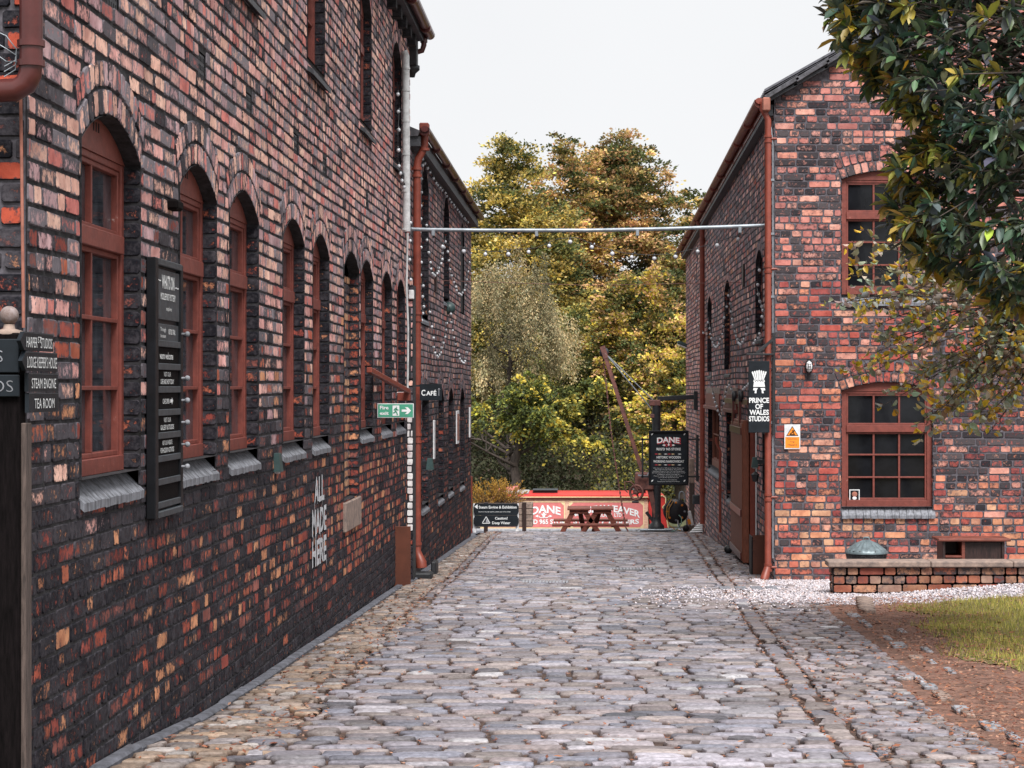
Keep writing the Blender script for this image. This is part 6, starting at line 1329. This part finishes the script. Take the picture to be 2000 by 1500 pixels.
# dark undergrowth and ivy on the far bank; canopy shade coloured in at left
def undergrowth():
    rs = np.random.RandomState(5); n = 120000; x = rs.uniform(-9, 10, n); y = rs.uniform(56.5, 84, n)
    base = np.array([landz(a, b) for a, b in zip(x, y)]); h = (.55 + .5 * np.sin(x * 1.7 + 1) * np.sin(y * .9) + .35 * np.sin(x * 4.1)) * np.where(y < 61, .75, 1.2) + .25 + np.clip((y - 60) / 10, 0, 1) * 1.6
    z = base + rs.rand(n) ** .6 * np.maximum(.15, h); C = np.stack([x, y, z], 1)
    pal = [(.04, .052, .025), (.055, .07, .028), (.08, .09, .035), (.11, .11, .05), (.09, .06, .04)]
    pal2 = pal[1:] + [(.30, .28, .07), (.42, .36, .08)]
    cols = np.where((x + .6 * np.sin(z * 4) > -.6)[:, None] & (rs.rand(n, 1) < .8), pick(pal2, n, .25, rs), .6 * pick(pal, n, .25, rs)); D = rndu(n, rs) + np.array([0, -.5, -.2]); o = foliage_obj('undergrowth', None, C, D, rs.uniform(.06, .13, n), .36, cols, M_LEAF, rs=rs); o['kind'] = 'stuff'
undergrowth()
# golden heather in the planter
t = thing('heather_bush', (pp(975, 0).x, YP + .25, pp(0, 985).z), 'golden orange feathery bush growing in the planter behind the Steam Engine sign', 'bush')
rs = np.random.RandomState(8); Cc, Dd, Ll, co = [], [], [], []; SB = MB(); r = random.Random(4)
b0 = Vector((pp(968, 0).x, YP + .25, pp(0, 985).z))
for k in range(150):
    an = r.uniform(-1.25, 1.25); el = r.uniform(-.5, .5); d = Vector((math.sin(an), el * .7, math.cos(an) * (1 if abs(an) < 1 else .8) + .1)).normalized(); L = r.uniform(.28, .62) * (1 if abs(an) < .8 else .9)
    p0 = b0 + Vector((r.uniform(-.25, .25), r.uniform(-.15, .15), -.05)); p1 = p0 + d * L; SB.tube([p0, p1], [.006, .002], M_BARK, 4)
    for q_ in range(60): f = r.uniform(.3, 1); p = p0.lerp(p1, f); Cc.append(p + Vector((r.gauss(0, .012), r.gauss(0, .012), r.gauss(0, .012)))); Dd.append(d + Vector((r.gauss(0, .4), r.gauss(0, .4), r.gauss(0, .4)))); Ll.append(r.uniform(.02, .045)); g = f * .8 + r.uniform(-.2, .2); co.append((.30 + .34 * g, .16 + .22 * g, .06) )
foliage_obj('foliage', t, np.array([tuple(v) for v in Cc]), np.array([tuple(v) for v in Dd]), np.array(Ll), .2, np.clip(np.array(co), 0, 1), M_LEAF, rs=rs); SB.build('stems', t)
t = thing('dry_plant', pp(1015, 985), 'dry pinkish seed heads at the right end of the planter', 'plant'); Cc = np.array(tuple(pp(1006, 980))) + rs.normal(size=(900, 3)) * np.array([.09, .08, .09]) + np.array([0, .3, .02])
foliage_obj('foliage', t, Cc, rndu(900, rs), rs.uniform(.015, .03, 900), .25, pick([(.5, .35, .28), (.4, .25, .2), (.6, .45, .38)], 900, .2, rs), M_LEAF, rs=rs)

# ------------------------------------------------------------------ foreground evergreen, top right
def evergreen():
    Y = 14.0; r = random.Random(9); K = Y / F
    base = Vector((4.3, 14.6, GX(4.3, 14.6)))
    t = thing('evergreen_tree', base, 'large glossy leaved evergreen overhanging the top right of the photo', 'tree')
    TB = MB(); top = Vector((4.2, 14.4, 5.6)); TB.tube([base, base.lerp(top, .3) + Vector((.05, 0, 0)), base.lerp(top, .7) + Vector((-.06, .05, 0)), top], [.13, .10, .075, .03], M_BARK, 10)
    C, D, W_, L, co = [], [], [], [], []
    # outline of the crown in depth slices: (px, py) limits
    outline = [(0, 1590), (40, 1570), (95, 1610), (150, 1640), (200, 1700), (240, 1740), (280, 1720), (330, 1700), (380, 1700), (430, 1700), (470, 1730), (520, 1760), (560, 1850), (600, 1900), (625, 1950)]
    def left(py): return float(np.interp(py, [a for a, b in outline], [b for a, b in outline]))
    sprigs = []
    for k in range(1150):
        py = r.uniform(-260, 615); lx = left(max(0, py)); px = lx + 34 + abs(r.gauss(0, 1)) * 150 if r.random() < .42 else r.uniform(lx + 60, 2250)
        bot = np.interp(px, [1600, 1700, 1760, 1850, 1920, 2000, 2200], [200, 430, 520, 560, 600, 615, 620])
        if py > bot: continue
        edge = (px - lx) < 110; dy = r.uniform(-.9, .9) if not edge else r.uniform(-.35, .5)
        p = at(px, py, Y + dy); out = Vector((-1 if px < 1950 else r.uniform(-1, 1), r.uniform(-1.1, .4), r.uniform(-.5, .5))); sprigs.append((p, out.normalized(), edge))
    for p, out, edge in sprigs:
        src = top.lerp(base, r.uniform(0, .45)); mid = p.lerp(src, .35) + Vector((0, 0, r.uniform(-.05, .12)))
        if r.random() < .22: TB.tube([src, mid, p], [.022, .010, .003], M_BARK, 5)
        else: TB.tube([p - out * .12, p + out * .02], [.004, .002], M_BARK, 4)
        nl = r.randint(8, 13); u = out.orthogonal().normalized(); v = out.cross(u)
        yel = edge and r.random() < .7 or r.random() < .16
        for i in range(nl):
            an = i * 2.4 + r.uniform(-.4, .4); tilt = r.uniform(.5, 1.25); d = out * math.cos(tilt) + (u * math.cos(an) + v * math.sin(an)) * math.sin(tilt); d.z -= r.uniform(.0, .35)
            C.append(p - out * r.uniform(0, .07)); D.append(d.normalized()); L.append(r.uniform(.06, .165))
            w_ = d.cross(ZV + Vector((r.uniform(-.5, .5), r.uniform(-.5, .5), 0))); W_.append(w_.normalized())
            if yel and r.random() < .7: c_ = r.choice([(.34, .29, .06), (.42, .34, .06), (.26, .26, .07)])
            else: c_ = r.choice([(.06, .10, .065), (.045, .075, .058), (.085, .12, .065), (.12, .15, .09), (.10, .13, .12)])
            if r.random() < .012: c_ = (.55, .40, .04)
            co.append(tuple(a * r.uniform(.9, 1.5) for a in c_))
    C = np.array([tuple(c) for c in C]); D = np.array([tuple(c) for c in D]); W_ = np.array([tuple(c) for c in W_]); Nn = np.cross(W_, D); L = np.array(L)
    flip = np.where(Nn[:, 2] < 0, -1, 1)[:, None]; Nn *= flip
    o = scatter_mesh('crown', None, leaves(C, D, W_, Nn, L, L * NR.uniform(.15, .23, len(L)), np.array(co), .12), M_GLEAF); o.parent = t; o.location = -t.location
    TB.build('trunk', t)
evergreen()
def fruit_tree():
    Y = 16.5; r = random.Random(19); base = Vector((4.7, 17, GX(4.7, 17)))
    t = thing('fruit_tree', base, 'small twiggy fruit tree with curling yellow and green leaves in front of the gable', 'tree')
    TB = MB(); hub = at(2120, 600, Y + .2); TB.tube([base, base.lerp(hub, .5) + Vector((.1, 0, 0)), hub], [.06, .045, .03], M_BARK, 8)
    C, D, W_, L, co, fr = [], [], [], [], [], []
    ends = [(1655, 520), (1650, 585), (1625, 600), (1690, 640), (1700, 690), (1640, 735), (1660, 745), (1745, 700), (1740, 770), (1720, 790), (1780, 830), (1810, 815), (1850, 800), (1830, 740), (1900, 820), (1920, 850), (1950, 800), (1980, 740), (1990, 650), (1900, 640), (1850, 600), (1820, 650), (1880, 700), (1930, 720), (1800, 600), (1765, 560), (1960, 690), (2040, 780), (2060, 700), (1870, 760), (1790, 720), (1960, 600), (1730, 620), (1700, 560), (1655, 470), (1700, 480)]
    for rep_ in range(2):
        for (px, py) in ends:
            if rep_ and r.random() < .4: continue
            px += r.uniform(-18, 18) * rep_; py += r.uniform(-22, 22) * rep_; e = at(px + 8, py, Y + r.uniform(-.5, .5)); s_ = hub.lerp(e, r.uniform(0, .25)) + Vector((0, 0, r.uniform(-.2, .3)))
            m1 = s_.lerp(e, .35) + Vector((r.uniform(-.1, .1), r.uniform(-.1, .1), r.uniform(.0, .22))); m2 = s_.lerp(e, .7) + Vector((0, r.uniform(-.1, .1), r.uniform(0, .14))); TB.tube([s_, m1, m2, e], [.010, .007, .005, .002], M_BARK, 5)
            for seg, (a, b) in enumerate(((s_, m1), (m1, m2), (m2, e))):
                nt_ = 6 + seg * 3 - 2 * rep_
                for k in range(nt_):
                    p = a.lerp(b, (k + r.random()) / nt_); tw = Vector((r.uniform(-1, .6), r.uniform(-.8, .8), r.uniform(-.7, .8))).normalized(); tl = r.uniform(.03, .14); q1 = p + tw * tl; TB.tube([p, q1], [.003, .0012], M_BARK, 4)
                    for _ in range(r.randint(2, 4)):
                        d = (tw + Vector((r.gauss(0, .8), r.gauss(0, .8), r.gauss(-.25, .6)))).normalized(); C.append(q1 + Vector((r.gauss(0, .012),) * 3)); D.append(d); L.append(r.uniform(.04, .088)); W_.append(d.orthogonal().normalized().lerp(d.cross(d.orthogonal()).normalized(), r.random()).normalized())
                        c_ = r.choice([(.22, .28, .19), (.30, .35, .25), (.26, .22, .13), (.40, .30, .10), (.28, .18, .14), (.42, .30, .26), (.17, .21, .14), (.42, .40, .33), (.34, .37, .29), (.24, .27, .21)]) if not (seg == 2 and r.random() < .3) else (.62, .44, .04)
                        co.append(tuple(a_ * r.uniform(1.15, 1.6) for a_ in c_))
                if r.random() < .22: fr.append(a.lerp(b, r.random()) + ZV * -.03)
    C = np.array([tuple(c) for c in C]); D = np.array([tuple(c) for c in D]); W_ = np.array([tuple(c) for c in W_]); Nn = np.cross(W_, D); L = np.array(L)
    o = scatter_mesh('crown', None, leaves(C, D, W_, Nn, L, L * .30, np.array(co), .3), M_GLEAF); o.parent = t; o.location = -t.location
    TB.build('trunk', t)
    for p in fr[:14]: F_ = MB(); F_.ball(p, .024, M_FRUIT, 12, 8, (1, 1, 1.1)); F_.build('fruit', t)
M_FRUIT = MT('pale_fruit', (.60, .36, .28), .45, .2, 20, .05)
fruit_tree()
